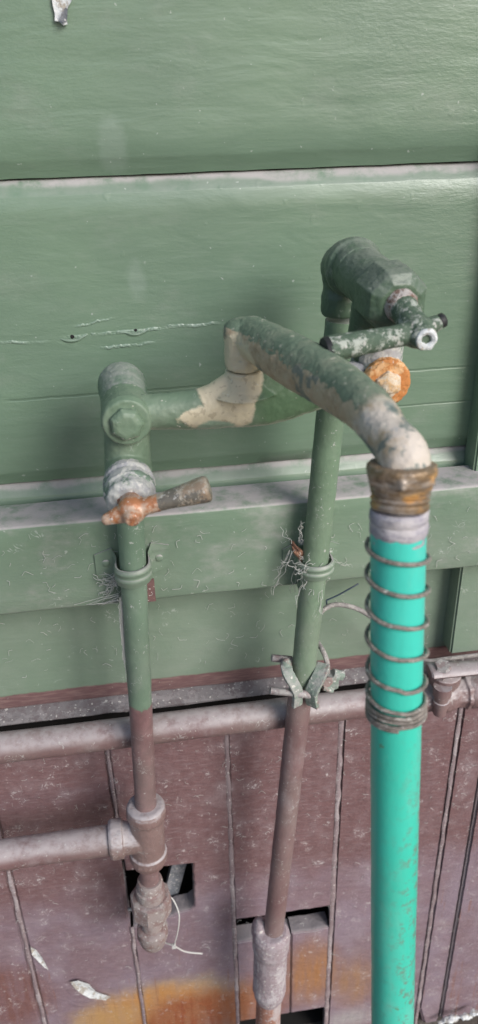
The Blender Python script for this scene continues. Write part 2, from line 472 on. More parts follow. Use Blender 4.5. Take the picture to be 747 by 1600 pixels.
def spout_mat():
    g = G('spout_paint')
    col = g.mix(g.step(g.noise(60, 5, .7), .4, .7), (.125, .175, .125), (.225, .25, .185))
    tan = g.mix(g.step(g.noise(70, 6, .75), .42, .62), (.46, .38, .27), (.36, .27, .18))
    a = P(388, 522, -.12)
    # paint kept on the upper left flank, worn tan along the lower flank and all of the outer bend
    t = g.math('ADD', g.math('ADD', g.math('MULTIPLY', g.nz, -.80), g.math('MULTIPLY', g.nx, -.55)), g.math('MULTIPLY', g.math('SUBTRACT', g.noise(45, 6, .7), .5), 1.15))
    far = g.math('SUBTRACT', 1.0, g.step(g.math('ADD', g.y, g.math('MULTIPLY', g.math('SUBTRACT', g.noise(50, 4), .5), .05)), -.262, -.240))
    worn = g.math('MAXIMUM', g.step(t, .02, .16), far)
    col = g.mix(worn, col, tan)
    cr = g.blob(P(378, 556, -.13), .0135, .0015, .008, 90, (1, .6, 1)); col = g.mix(cr, col, CREAM)
    pal = g.math('MULTIPLY', far, g.step(g.noise(60, 5, .7), .38, .56)); col = g.mix(pal, col, (.56, .50, .44))
    for (u, v, y, r) in ((418, 566, -.15, .0050), (440, 585, -.155, .0046), (490, 618, -.195, .0052), (545, 630, -.225, .0056), (535, 655, -.225, .003), (575, 652, -.245, .0045), (585, 690, -.262, .005), (455, 600, -.17, .0035), (588, 700, -.27, .0028), (610, 640, -.26, .0026)):
        k = g.blob(P(u, v, y), r * 1.35, .001, .0060, 140, (1, .55, 1)); col = g.mix(g.math('MULTIPLY', k, .9), col, (.105, .155, .150))
    ble = g.math('MULTIPLY', far, g.step(g.noise(95, 5, .7), .60, .68)); col = g.mix(g.math('MULTIPLY', ble, .7), col, (.30, .33, .36))
    col = g.mix(g.specks(240, .66, None, .6), col, (.50, .48, .40))
    sl = g.math('MULTIPLY', g.math('MULTIPLY', g.step(g.noise(58, 4, .6), .54, .58), worn), g.math('SUBTRACT', 1.0, cr)); col = g.mix(g.math('MULTIPLY', sl, .8), col, (.125, .165, .155))
    n = g.bump(g.noise(170, 6, .7), .5, .0018); n = g.bump(worn, .5, .0006, n)
    return g.out(col, n, .52)


M['cast'] = cast_mat(); M['spout'] = spout_mat()


def brass_mat():
    g = G('dull_brass')
    col = g.mix(g.step(g.noise(55, 6, .75, (1, 1, 2.5)), .40, .62), (.22, .15, .085), (.36, .31, .27))
    col = g.mix(g.step(g.noise(40, 4, .6, (1, 1, 2)), .56, .66), col, (.48, .27, .10))
    n = g.bump(g.noise(160, 5, .7), .5, .0015)
    return g.out(col, n, .42, .35)


def ferrule_mat():
    g = G('grey_ferrule')
    col = g.mix(g.step(g.noise(60, 6, .75, (1, 1, 3)), .40, .60), (.32, .30, .35), (.50, .47, .48))
    col = g.mix(g.step(g.noise(90, 6, .75, (1, 1, 5)), .60, .68), col, (.15, .14, .18))
    return g.out(col, g.bump(g.noise(140, 5, .7, (1, 1, 3)), .6, .002), .7)


M['brass'] = brass_mat(); M['ferrule'] = ferrule_mat()


def ground_mat():
    g = G('soil_and_concrete')
    col = g.mix(g.step(g.noise(6, 6, .7), .4, .6), (.10, .085, .07), (.17, .15, .13))
    col = g.mix(g.step(g.noise(120, 5, .7), .55, .7), col, (.06, .05, .042))
    return g.out(col, g.bump(g.noise(60, 6, .7), .8, .01), .95)


M['ground'] = ground_mat()

# ------------------------------------------------------------------ the ground
gm = MB(); n = 60
ext = 60.0
xs = [-ext, -8, -2] + [-1.2 + 2.6 * i / 40 for i in range(41)] + [2.5, 9, ext]
ys = [-ext, -8, -3] + [-1.6 + 2.4 * i / 40 for i in range(41)] + [2, 9, ext]
vv = [Vector((x, y, mnoise.noise(Vector((x * 9, y * 9, 0))) * .006)) for y in ys for x in xs]
ff = [(j * len(xs) + i, j * len(xs) + i + 1, (j + 1) * len(xs) + i + 1, (j + 1) * len(xs) + i) for j in range(len(ys) - 1) for i in range(len(xs) - 1)]
gm.add(vv, ff); g_ = gm.build('ground', M['ground']); tag(g_, kind='structure')


# ------------------------------------------------------------------ green weatherboard wall
X0, X1 = -1.1, 1.3
ZJ1 = P(0, 284, 0).z; ZJ2 = P(0, 762, 0).z; ZB3 = P(0, 1109, 0).z
wall = thing('weatherboard_wall', 'green painted wall of wide horizontal boards behind the taps', 'wall', (0, 0, ZB3))


def weatherboard(zb, zt, seed, bottom_chamfer=True):
    prof = []
    cb = .0105
    if bottom_chamfer: prof += [(.016, zb + .0004), (.0075, zb + .0004), (.0050, zb + .0007), (.0010, zb + cb), (0, zb + cb + .0022)]
    else: prof += [(.016, zb), (.0006, zb), (0, zb + .0008)]
    nf = 14; za, zc = prof[-1][1], zt - .0105
    for i in range(1, nf): prof.append((0, za + (zc - za) * i / nf))
    prof += [(0, zc), (.0007, zt - .0094), (.0058, zt - .0022), (.0078, zt - .0004), (.016, zt - .0002)]
    nx = 220; V = []; m = len(prof)
    for i in range(nx + 1):
        x = X0 + (X1 - X0) * i / nx
        for j, (y, z) in enumerate(prof):
            p = Vector((x * 6, z * 14, seed * 5.3))
            dy = mnoise.noise(p) * .0009 + mnoise.noise(p * 3.3) * .00045
            dz = mnoise.noise(Vector((x * 40, seed * 9 + (1 if z > (zb + zt) / 2 else 0), 3))) * .0005 if (j < 6 or j > m - 6) else 0
            if z < zb + .002 and bottom_chamfer: dz += mnoise.noise(Vector((x * 160, seed, 1))) * .0005
            V.append(Vector((x, y + dy, z + dz)))
    Fc = [(i * m + j, (i + 1) * m + j, (i + 1) * m + j + 1, i * m + j + 1) for i in range(nx) for j in range(m - 1)]
    mb = MB().add(V, Fc)
    return mb


for k, (zb, zt, bc) in enumerate(((ZJ1, ZJ1 + .235, True), (ZJ2, ZJ1, True), (ZB3, ZJ2, False))):
    weatherboard(zb, zt, k + 1, bc).build('weatherboard', M['wall'], wall, 60)
weatherboard(ZJ1 + .235, ZJ1 + .47, 5).build('weatherboard', M['wall'], wall, 60)
MB().add(*box(X0, X1, .0165, .03, ZB3 - .005, ZJ1 + .47)).build('wall_backing', M['innershade'], wall)
# holes left by nails
for (u, v) in ((113, 526), (212, 516)):
    p = P(u, v, 0)
    c = MB().add(*lathe(p + Vector((0, -.0007, 0)), p + Vector((0, .001, 0)), [(0, .0006), (.3, .0017), (1, .0016)], 12, .0004, wsc=900))
    c.build('nail_hole', M['innershade'], wall)
    sw = MB(); q = spline([p + Vector((-.009, -.0002, -.001)), p + Vector((-.003, -.0007, -.0026)), p + Vector((.004, -.0006, -.0024)), p + Vector((.010, -.0002, .0006))], 6)
    sw.add(*sweep(q, interp([.0003, .0012, .0010, .0003], 6), 8)); sw.build('paint_lip', M['wall'], wall)

# upright trim board at the right with its brown foot
xt = P(728, 700, 0).x
zt0 = P(720, 1021, -.02).z
tb = MB(); V, Fc = box(xt, xt + .10, -.020, .002, zt0, ZJ1 + .47); tb.add(V, Fc)
me = tb.mesh(); bm = bmesh.new(); bm.from_mesh(me)
bmesh.ops.bevel(bm, geom=list(bm.edges), offset=.0018, segments=2, affect='EDGES'); bm.to_mesh(me); bm.free(); smooth(me)
gt = mat_wall('trim_paint', True, .16, False, .8)
# the brown foot of the trim starts a little higher than on the boards
o = link('upright_trim_board', me, gt, wall); o['label'] = 'upright trim board standing proud at the right end of the wall'


def bevbox(name, mat, parent, x0, x1, y0, y1, z0, z1, off=.002, wob=.0006, seed=0, nx=90, seg=2):
    """long timber with slightly uneven arrises"""
    prof = [(y1, z0), (y0 + off, z0), (y0 + off * .3, z0 + off * .3), (y0, z0 + off)]
    for i in range(1, 6): prof.append((y0, z0 + off + (z1 - z0 - 2 * off) * i / 6))
    prof += [(y0, z1 - off), (y0 + off * .3, z1 - off * .3), (y0 + off, z1)]
    for i in range(1, 4): prof.append((y0 + off + (y1 - y0 - off) * i / 4, z1))
    prof += [(y1, z1)]
    m = len(prof); V = []
    for i in range(nx + 1):
        x = x0 + (x1 - x0) * i / nx
        for j, (y, z) in enumerate(prof):
            p = Vector((x * 25, y * 60, z * 60 + seed * 7))
            V.append(Vector((x, y + mnoise.noise(p) * wob, z + mnoise.noise(p + Vector((9, 4, 2))) * wob)))
    Fc = [(i * m + j, (i + 1) * m + j, (i + 1) * m + (j + 1) % m, i * m + (j + 1) % m) for i in range(nx) for j in range(m)]
    Fc += [tuple(range(m)), tuple(nx * m + j for j in range(m))[::-1]]
    return MB().add(V, Fc).build(name, mat, parent, 50)


# ------------------------------------------------------------------ timber rail the pipes are clipped to
ZR1 = P(0, 826, -.045).z; ZR0 = P(0, 962, -.045).z
rail = bevbox('timber_rail', M['rail'], None, X0 - .01, X1 - .01, -.045, -.0080, ZR0, ZR1, .0020, .0004, 3, 160)
tag(rail, 'green painted horizontal timber rail with a dusty top running behind both pipes', 'rail')

# ------------------------------------------------------------------ brown planks under the wall
zbot = P(400, 1592, 0).z
skirt = thing('plank_skirting', 'brown painted upright planks below the green wall, rust stained at the foot', 'wall', (0, 0, zbot))
# dusty drip ledge
zl = ZB3 - .0006
V = []; nx = 160
zL1 = P(0, 1134, -.013).z
prof = [(.004, zl), (-.0118, zL1 + .0010), (-.0130, zL1), (-.0128, zL1 - .0012), (-.0100, zL1 - .0020), (.004, zL1 - .0022)]
for i in range(nx + 1):
    x = X0 + .02 + (X1 - X0 - .04) * i / nx
    for j, (y, z) in enumerate(prof):
        w = mnoise.noise(Vector((x * 18, j * .6, 4))) * .0016 if j < 5 and j > 0 else 0
        w2 = -.004 * max(0, mnoise.noise(Vector((x * 33, 7, 4))) - .25) if j in (1, 2, 3) else 0
        V.append(Vector((x, y - w2, z + w)))
m = len(prof)
led = MB().add(V, [(i * m + j, (i + 1) * m + j, (i + 1) * m + (j + 1) % m, i * m + (j + 1) % m) for i in range(nx) for j in range(m)] + [tuple(range(m)), tuple(nx * m + j for j in range(m))])
M['ledge'] = mat_crust('dusty_ledge', (.20, .185, .19), (.16, .135, .14), (.25, .23, .235), 60, .9)
led.build('ledge', M['ledge'], skirt, 50)
ZTOP = zl - .034


def poly_plank(name, pts, th=.022, mat='plank', parent=skirt, y=0.0, jit=.0005, bev=.0028, jagged=()):
    """plank with an outline given as (x, z); long edges are divided and made a little uneven"""
    out = []
    for i, a in enumerate(pts):
        b = pts[(i + 1) % len(pts)]
        n = max(1, int(math.hypot(b[0] - a[0], b[1] - a[1]) / .006)); jj = .0032 if i in jagged else jit
        for k in range(n):
            t = k / n; x = a[0] + (b[0] - a[0]) * t; z = a[1] + (b[1] - a[1]) * t
            q = Vector((x * 90, z * 90, y + i)); w = 0 if k == 0 else 1
            out.append((x + mnoise.noise(q) * jj * w, z + mnoise.noise(q + Vector((3, 8, 1))) * jj * w))
    bm = bmesh.new(); vs = [bm.verts.new((x, y, z)) for x, z in out]; f = bm.faces.new(vs)
    r = bmesh.ops.extrude_face_region(bm, geom=[f]); ev = [e for e in r['geom'] if isinstance(e, bmesh.types.BMVert)]
    bmesh.ops.translate(bm, verts=ev, vec=(0, th, 0)); bmesh.ops.recalc_face_normals(bm, faces=bm.faces)
    fr = [e for e in bm.edges if all(abs(v.co.y - y) < 1e-6 for v in e.verts)]
    bmesh.ops.bevel(bm, geom=fr, offset=bev, segments=2, affect='EDGES')
    me = bpy.data.meshes.new(name); bm.to_mesh(me); bm.free(); smooth(me, 50)
    return link(name, me, M[mat], parent)


sA = P(70, 1600, 0).x; sB = P(205, 1440, 0).x; sC = P(364, 1400, 0).x; sD = P(520, 1400, 0).x; sE = P(686, 1350, 0).x; sF = P(716, 1420, 0).x
gp = .0016
zE = P(540, 1566, 0).z; zF = P(690, 1604, 0).z - .01
poly_plank('plank', [(sA - .24, zF), (sA - .122, zF), (sA - .122, ZTOP), (sA - .24, ZTOP)])
poly_plank('plank', [(sA - .12, zF), (sA - gp, zF), (sA - gp, ZTOP), (sA - .12, ZTOP)])
poly_plank('plank', [(sA + gp, zF), (sB - gp, zF), (sB - gp, ZTOP), (sA + gp, ZTOP)])
# the plank with the cut-out for the left pipe
hT = P(303, 1349, 0); hB = P(304, 1412, 0); hBL = P(212, 1447, 0)
zc0 = P(255, 1432, 0).z
hole = poly_plank('plank', [(sB + gp, zF), (sC - gp, zF), (sC - gp, ZTOP), (sB + gp, ZTOP), (sB + gp, hT.z + .003), (hT.x, hT.z), (hB.x, hB.z - .004), (hB.x - .006, hB.z - .010), (sB + gp, zc0 - .012)], jagged=(5, 6, 7), bev=.0011)
hole['label'] = 'plank with a rough rectangular cut-out around the union nut'
# plank cut through by the slot
zs1 = P(440, 1427, 0).z; zs0 = P(440, 1463, 0).z
o = poly_plank('plank', [(sC + gp, zs1), (sD - gp, zs1), (sD - gp, ZTOP), (sC + gp, ZTOP)], jagged=(0,), bev=.0014); o['label'] = 'plank sawn off above the dark slot'
xs_ = [sC + gp, P(407, 1480, 0).x, P(455, 1480, 0).x, sD - gp]
for a in range(3):
    zt = zs0 + (0, -.001, .0015)[a]
    o = poly_plank('plank', [(xs_[a] + .0006, zbot), (xs_[a + 1] - .0006, zbot), (xs_[a + 1] - .0006, zt), (xs_[a] + .0006, zt)], jagged=(2,), bev=.0013)
    o['label'] = 'short plank stub with a dusty broken top below the slot'
poly_plank('plank', [(sD + gp, zF), (sE - gp, zF), (sE - gp, ZTOP), (sD + gp, ZTOP)])
o = poly_plank('plank', [(sE + gp, P(660, 1575, 0).z), (sE + .017, zF + .002), (sF - .0015, zF + .002), (sF - .0015, ZTOP), (sE + gp, ZTOP)]); o['label'] = 'narrow filler plank beside the open black joint'
poly_plank('plank', [(sF + .0022, zF), (sF + .12, zF), (sF + .12, ZTOP), (sF + .0022, ZTOP)], y=.002)
poly_plank('plank', [(sF + .123, zF), (sF + .24, zF), (sF + .24, ZTOP), (sF + .123, ZTOP)])
for x, w, zt, zb in ((sA, .0030, ZTOP, zF), (sA - .121, .003, ZTOP, zF), (sB - .0002, .0026, ZTOP, P(205, 1338, 0).z), (sB - .0002, .0026, zc0 - .012, zF), (sC, .0034, ZTOP, zF), (sD, .0038, ZTOP, zF), (sE, .0030, ZTOP, zF)):
    pts = []; n = int((zt - zb) / .004)
    for i in range(n + 1):
        z = zb + (zt - zb) * i / n
        pts.append(Vector((x + mnoise.noise(Vector((z * 40, x * 30, 0))) * .0009, .0009, z)))
    rr = [(w * .42 * (.8 + .8 * abs(mnoise.noise(p * 90))), w * (.72 + .35 * mnoise.noise(p * 60))) for p in pts]
    # frame: u = -y direction, across = x
    o = MB().add(*sweep(pts, [(b_ * .42, b_) for a_, b_ in rr], 10)).build('seam_bead', M['bead'], skirt)
# what is behind the openings
bx_ = MB()
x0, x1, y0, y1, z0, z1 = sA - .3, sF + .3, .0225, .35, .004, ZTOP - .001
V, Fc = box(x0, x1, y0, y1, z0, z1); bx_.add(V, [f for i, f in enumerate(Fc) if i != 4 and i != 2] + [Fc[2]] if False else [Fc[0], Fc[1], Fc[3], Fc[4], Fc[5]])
bx_.build('underfloor_cavity', M['innershade'], skirt)
MB().add(*box(X0 + .02, X1 - .02, .0045, .02, ZTOP + .0004, ZB3 - .0055)).build('gap_shade_strip', M['innershade'], skirt)  # near-black strip added to paint the shade in the gap under the ledge
for d in (-1, 1):   # plain brown board carrying the skirting on past the frame
    a, b = (X0, sA - .242) if d < 0 else (sF + .242, X1)
    poly_plank('plank', [(a, zF), (b, zF), (b, ZTOP), (a, ZTOP)])

# grey stick behind the cut-out
a = P(284, 1330, .030); b = P(252, 1450, .030)
st = MB(); dv = (b - a).normalized(); cr = Vector((1, 0, .1)).normalized()
V = []
for p in (a - dv * .02, b + dv * .03):
    for sx, sy in ((-1, -1), (1, -1), (1, 1), (-1, 1)): V.append(p + cr * (.0085 * sx) + Vector((0, .004 * sy, 0)))
st.add(V, [(0, 1, 2, 3), (7, 6, 5, 4), (0, 4, 5, 1), (1, 5, 6, 2), (2, 6, 7, 3), (3, 7, 4, 0)])
o = st.build('wooden_stick', M['wood']); tag(o, 'grey weathered stick slanting inside the dark cut-out', 'stick')
# crumbs of mortar on the sill of the cut-out
cm = MB()
for i in range(26):
    t = random.random(); p = P(222 + 80 * t, 1447 - 26 * t, .0) + Vector((random.uniform(-.003, .003), random.uniform(.004, .014), random.uniform(-.010, -.006)))
    cm.add(*ball(p, random.uniform(.0012, .0035), 7, random.uniform(.8, 1.6), 1, random.uniform(.5, .9)))
M['crumb'] = mat_crust('mortar_crumbs', (.22, .20, .21), (.15, .14, .145), (.30, .28, .28), 200, .95)
o = fused(cm, 'rubble', M['crumb'], None, .0009, 0, .0006); tag(o, 'grey crumbs lying on the sill of the cut-out behind the union nut', 'rubble', None, 'stuff')

# ------------------------------------------------------------------ the two lying pipes
YB = -.036
zbp = P(0, 1168, YB).z; rb = .0134
bp = thing('lying_pipe', 'long brown dusty pipe lying level just under the ledge', 'pipe', (0, YB, zbp))
xv = P(690, 1080, YB).x
N = 90
pts = [Vector((X0 + .05 + (xv - .012 - X0 - .05) * i / N, YB, zbp)) for i in range(N + 1)]
for p in pts: p.z += .0008 * mnoise.noise(Vector((p.x * 5, 0, 0)))
MB().add(*sweep(pts, rb, 28, True, 0, .0003, 60)).build('pipe_run', M['brownpipe'], bp)
# stop valve on its right end
sv = thing('stop_valve', 'brown lever stop valve at the right end of the level pipe behind the hose', 'valve', (xv, YB, zbp))
mb = MB()
mb.add(*ball((xv, YB, zbp), .0185, 20, 1.15, 1, .95))
mb.add(*lathe((xv - .03, YB, zbp), (xv + .03, YB, zbp), [(0, .0165), (.14, .0175), (.16, .015), (.84, .015), (.86, .0175), (1, .0165)], 8))
mb.add(*lathe((xv, YB, zbp), (xv, YB - .004, zbp + .034), [(0, .012), (.5, .012), (.52, .0145), (.85, .0145), (.9, .009), (1, .009)], 18))
fused(mb, 'valve_body', M['brownpipe'], sv, .001, 2, .0004)
pa = P(690, 1046, YB - .012)
hv = MB()
a = pa + Vector((-.012, 0, .0)); b = P(800, 1040, YB - .014)
hv.add(*sweep([a + (b - a) * t for t in (0, .02, .25, .6, 1)], [(.0035, .009), (.0048, .0108), (.0046, .0098), (.0042, .0085), (.004, .0085)], 12))
hv.build('lever', M['brownpipe'], sv)
MB().add(*lathe(pa + Vector((0, 0, -.008)), pa + Vector((0, -.002, .007)), [(0, .006), (.8, .006), (.82, .008), (1, .007)], 6)).build('lever_nut', M['boltmetal'], sv)
st_ = P(690, 1088, YB - .016)
mb = MB().add(*lathe(st_ + Vector((0, 0, .012)), st_ + Vector((0, 0, -.020)), [(0, .0085), (.3, .0085), (.32, .0065), (.5, .0065), (.52, .0075), (.7, .0075), (.72, .0062), (1, .006)], 16, .0004))
mb.build('drain_stub', M['brownpipe'], sv)
rp = thing('outlet_pipe', 'brown pipe leaving the right side of the lever stop valve', 'pipe', (xv + .03, YB, zbp))
MB().add(*lathe((xv + .024, YB, zbp), (xv + .045, YB, zbp), [(0, .0150), (.1, .0168), (.9, .0172), (1, .0155)], 28, .0004)).build('socket', M['brownpipe'], rp)
MB().add(*sweep([(xv + .04 + i * .02, YB, zbp) for i in range(40)], rb, 24, True, 0, .0003, 60)).build('pipe_run', M['brownpipe'], rp)

YP = -.062
RP = .0112


def line_at(a, b, z):
    t = (z - a.z) / (b.z - a.z); return a + (b - a) * t


def ring_prof(r0, pairs):
    return pairs


# ------------------------------------------------------------------ left supply pipe
la, lb = P(205, 830, YP), P(237, 1430, YP)
disc_l = P(198, 660, -.130)
lp = thing('supply_pipe', 'left upright supply pipe, green above and brown below, ending in a union nut', 'pipe', P(237, 1470, YP))
top = line_at(la, lb, disc_l.z - .022)
N = 60
zT1 = P(228, 1262, YP).z; bot = line_at(la, lb, P(235, 1440, YP).z)
pts = [top + (bot - top) * (i / N) for i in range(N + 1)]
wl = L(42, la) / 2
MB().add(*sweep(pts, [(wl if p.z > P(0, 1100, YP).z else wl * .97) if p.z > P(230, 1350, YP).z else wl * .93 for p in pts], 28, True, 0, .00035, 90)).build('pipe_run', M['leftpipe'], lp)
# elbow behind the disc, bending out from the wall
c = Vector((top.x, YP, disc_l.z + .002)); R_ = .018
el = MB(); arc = [Vector((c.x, c.y, c.z - .030)), Vector((c.x, c.y, c.z - .022)), Vector((c.x, c.y, c.z - .012))] + [Vector((c.x, c.y - R_ * .6 * (1 - math.cos(t)), c.z - .012 + R_ * .67 * math.sin(t))) for t in [math.pi / 2 * k / 6 for k in range(1, 7)]]
arc += [Vector((disc_l.x * .5 + c.x * .5, -.085, c.z)), Vector((disc_l.x, -.104, disc_l.z))]
el.add(*sweep(arc, [.0155, .0165, .0150, .0152, .0155, .0158, .0160, .0160, .0158, .0152, .0145], 28))
M['elbowgreen'] = mat_pipe('elbow_green_paint', None, (.10, .175, .115), BROWN, .5)
fused(el, 'elbow', M['elbowgreen'], lp, .001, 3, .0004, 250)

# tee with the branch, union nut, bottom elbow
M['teemat'] = mat_pipe('tee_paint', None, (.19, .105, .10), BROWN, 1.35)
tz = lambda v: line_at(la, lb, P(232, v, YP).z)
tee = MB()
tee.add(*lathe(tz(1256), tz(1346), [(0, .0145), (.02, .0168), (.07, .0180), (.16, .0180), (.20, .0165), (.24, .0158), (.78, .0158), (.80, .0176), (.90, .0178), (.94, .0165), (1, .0150)], 32))
pb = P(0, 1333, YP); br_z = P(130, 1318, YP).z
ta = tz(1316); ta.z = br_z
tb_ = Vector((ta.x - .0345, YP, br_z))
tee.add(*lathe(ta, tb_, [(0, .0150), (.50, .0150), (.62, .0152), (.64, .0178), (.92, .0182), (1, .0165)], 32))
fused(tee, 'tee_fitting', M['teemat'], lp, .0008, 1, .0003, 220)
bpipe = thing('branch_pipe', 'lower level pipe running left from the tee on the left upright pipe', 'pipe', (ta.x - .03, YP, br_z))
MB().add(*sweep([Vector((tb_.x + .006 - i * .012, YP, br_z + .0007 * mnoise.noise(Vector((i * .3, 2, 0))))) for i in range(70)], .0137, 28, True, 0, .00035, 70)).build('pipe_run', M['brownpipe'], bpipe)
hexn = MB(); ha, hb = tz(1398), tz(1424)
M['union'] = mat_crust('dusty_union', (.31, .26, .25), (.25, .17, .16), (.37, .33, .31), 60, .8, 0, .5)
hexn.add(*sweep([ha + (hb - ha) * t for t in (0, .06, .5, .94, 1)], [.0172, .0200, .0202, .0200, .0168], 8, True, .2))
hexn.build('union_nut', M['union'], lp, 25)
MB().add(*lathe(tz(1374), tz(1404), [(0, .0112), (.06, .0122), (.40, .0124), (.44, .0140), (.9, .0143), (1, .0138)], 24, .0004, wsc=300)).build('union_collar', M['union'], lp, 30)
hq = tz(1462)
le = MB().add(*lathe(tz(1420), hq, [(0, .0108), (.66, .0104), (.68, .0138), (.72, .0154), (.94, .0156), (1, .0148)], 28, .0004, wsc=260))
dn = (tz(1470) - tz(1440)).normalized()
le.add(*sweep(spline([hq - dn * .001, hq + dn * .007 + Vector((0, .002, 0)), hq + dn * .013 + Vector((0, .014, 0)), hq + dn * .012 + Vector((0, .056, 0))], 6), interp([.0146, .0134, .0122, .0120], 6), 26))
le.build('elbow', M['union'], lp, 35)

# ------------------------------------------------------------------ right supply pipe
ra, rb_ = P(519, 660, YP), P(428, 1450, YP)
rpipe = thing('supply_pipe', 'right upright supply pipe, thicker and green above, thinner and brown below its clamp', 'pipe', P(424, 1500, YP))
zend = P(477, 1058, YP).z
elc = P(537, 410, YP)
ztop = elc.z - .03
r1 = line_at(ra, rb_, zend); r0 = Vector((P(532, 500, YP).x, YP, P(532, 500, YP).z))
wr = L(45, ra) / 2
N = 50; pts = [r0 + (r1 - r0) * (i / N) for i in range(N + 1)]
dd = (r1 - r0).normalized()
ends = [r1 + dd * .004, r1 + dd * .0075, r1 + dd * .0095]
MB().add(*sweep(pts + ends, [wr] * (N + 1) + [wr * .93, wr * .7, wr * .3], 28, True, 0, .00035, 80)).build('pipe_run', M['rightpipe'], rpipe)
r2 = line_at(ra, rb_, P(425, 1475, YP).z); wb = L(31, r2) / 2 * .98
r1b = r1 + Vector((0, .002, 0))
pts = [r1b + (r2 - r1b) * (i / N) for i in range(N + 1)]
MB().add(*sweep(pts, wb, 26, True, 0, .0004, 80)).build('pipe_run', M['brownpipe'], rpipe)
M['grout'] = mat_crust('dusty_coupling', (.36, .31, .33), (.30, .24, .26), (.44, .40, .42), 70, .9, 0, .7)
# bottom coupling and pipe to the ground
q0, q1 = P(424, 1452, YP), P(420, 1562, YP)
cpl = MB().add(*lathe(q0, q1, [(0, .0165), (.05, .0195), (.22, .0195), (.30, .0178), (.72, .0178), (.80, .0185), (.9, .0165), (1, .0125)], 30))
q2 = P(409, 1448, YP)
cpl.add(*ball(P(408, 1466, YP) + Vector((0, .006, .004)), .0115, 16, .8, 1, 1.6))
fused(cpl, 'coupling', M['grout'], rpipe, .0009, 2, .0004, 140)
q3 = q1 + (q1 - q0).normalized() * .16; 
M['footpipe'] = mat_crust('pinkish_worn_pipe', (.36, .22, .19), (.42, .36, .36), (.30, .15, .11), 45, .7)
MB().add(*sweep([q1 + (q3 - q1) * (i / 8) - (q1 - q0) * .1 for i in range(9)], .0140, 26, True, 0, .0004, 80)).build('pipe_run', M['footpipe'], rpipe)
# top: socket, elbow, and the short run out from the wall
vf = P(626, 477, -.154)      # front of the valve body
ax = (Vector((vf.x, vf.y, vf.z)) - elc)
ax = Vector((ax.x * .6, ax.y, ax.z)).normalized()
e2 = MB()
s0 = P(532, 492, YP)
e2.add(*sweep([s0, s0 + Vector((0, 0, .001)), s0 + Vector((0, 0, .004)), s0 + Vector((0, 0, .013)), s0 + Vector((0, 0, .016)), s0 + Vector((.0005, 0, .02))], [.0112, .0128, .0134, .0132, .0122, .0118], 28))
base = s0 + Vector((.0005, 0, .016)); top_ = elc + Vector((0, 0, .002))
path = spline([base, base + Vector((.0005, 0, (top_.z - base.z) * .55)), top_ + Vector((0, -.006, -.004)), top_ + Vector((.001, -.018, .0)), top_ + ax * .034], 6)
e2.add(*sweep(path, [.0120 + .0040 * min(1, i / 10) for i in range(len(path))], 30))
q = top_ + ax * .019
e2.add(*sweep([q - ax * .006, q - ax * .003, q, q + ax * .004, q + ax * .0055], [.0165, .0178, .0186, .0186, .0160], 32))
fused(e2, 'elbow', M['valvegreen'], rpipe, .0009, 2, .0003, 250)

# ------------------------------------------------------------------ the mixer tap
mix = thing('mixer_tap', 'old wall mixer tap with two lever handles, painted arm and long swivelling spout', 'tap', P(382, 640, -.118))
disc_r = P(604, 598, -.132)
# left valve
lv = MB()
dx = disc_l.x
vz = P(201, 742, -.120).z                       # valve axis height
lv.add(*lathe((dx, -.100, disc_l.z), (dx, -.131, disc_l.z), [(0, .0148), (.5, .0152), (.86, .0156), (1, .0140)], 36))
fused_left = lv
zA, zB = disc_l.z, vz + .002
xb = P(201, 742, -.120).x
V = []
lv.add(*sweep([Vector((dx, -.112, zA)), Vector(((dx * .6 + xb * .4), -.112, zA * .6 + zB * .4)), Vector((xb, -.112, zB))], [(.012, .0146), (.0125, .0142), (.0135, .0145)], 24))
lv.add(*lathe((xb, -.095, vz), (xb, -.128, vz), [(0, .012), (.05, .0150), (1, .0150)], 32))
fused(lv, 'valve_body', M['cast'], mix, .0008, 2, .0003, 260)['label'] = 'left valve body in faded green paint'
mix_cr = MB()
mix_cr.add(*lathe((xb, -.1285, vz), (xb, -.158, vz - .001), [(0, .0130), (.02, .0157), (.22, .0160), (.25, .0146), (.32, .0144), (.34, .0156), (.62, .0156), (.66, .0144), (.90, .0138), (1, .0105)], 34))
fused(mix_cr, 'valve_collar', M['whitecrust'], mix, .0007, 1, .0005, 300)['label'] = 'crusted whitish collar of the left valve'
# hex cap screws on the ends of the arm
hx = MB().add(*sweep([Vector((dx, y, disc_l.z)) for y in (-.1300, -.1340, -.1362, -.1372)], [.0104, .0103, .0088, .0062], 7, True, .25))
fused(hx, 'hexagon_cap', M['cast'], mix, .0005, 2, .0002, 300)
# left handle
M['spin'] = M['rust']
hubl = P(206, 797, -.176)
sp = MB().add(*lathe(Vector((xb, -.152, vz - .001)), hubl + Vector((0, .002, .001)), [(0, .0082), (.3, .0080), (.32, .0060), (1, .0062)], 20))
sp.add(*ball(hubl, .0086, 20, 1, 1, .95)); sp.add(*lathe(hubl, hubl + Vector((0, -.0105, -.0015)), [(0, .006), (.7, .0052), (1, .0038)], 16))
nub = P(168, 811, -.176)
pth = spline([hubl, hubl + (nub - hubl) * .5, nub], 5)
sp.add(*sweep(pth, interp([.0062, .0052, .0036], 5), 16)); sp.add(*ball(nub, .0038, 12))
tipl = P(322, 764, -.180); dl = tipl - hubl
mid = hubl + dl * .38
sp.add(*sweep(spline([hubl, hubl + dl * .2, mid], 6), interp([(.0060, .0060), (.0052, .0056), (.0050, .0058)], 6), 18))
hub_l = fused(sp, 'handle_hub', M['rust'], mix, .0007, 3, .0002, 200); hub_l['label'] = 'rust-brown hub of the left handle'
lev = MB(); pth = spline([hubl + dl * .33, hubl + dl * .55, hubl + dl * .8, hubl + dl * 1.0, hubl + dl * 1.05], 6)
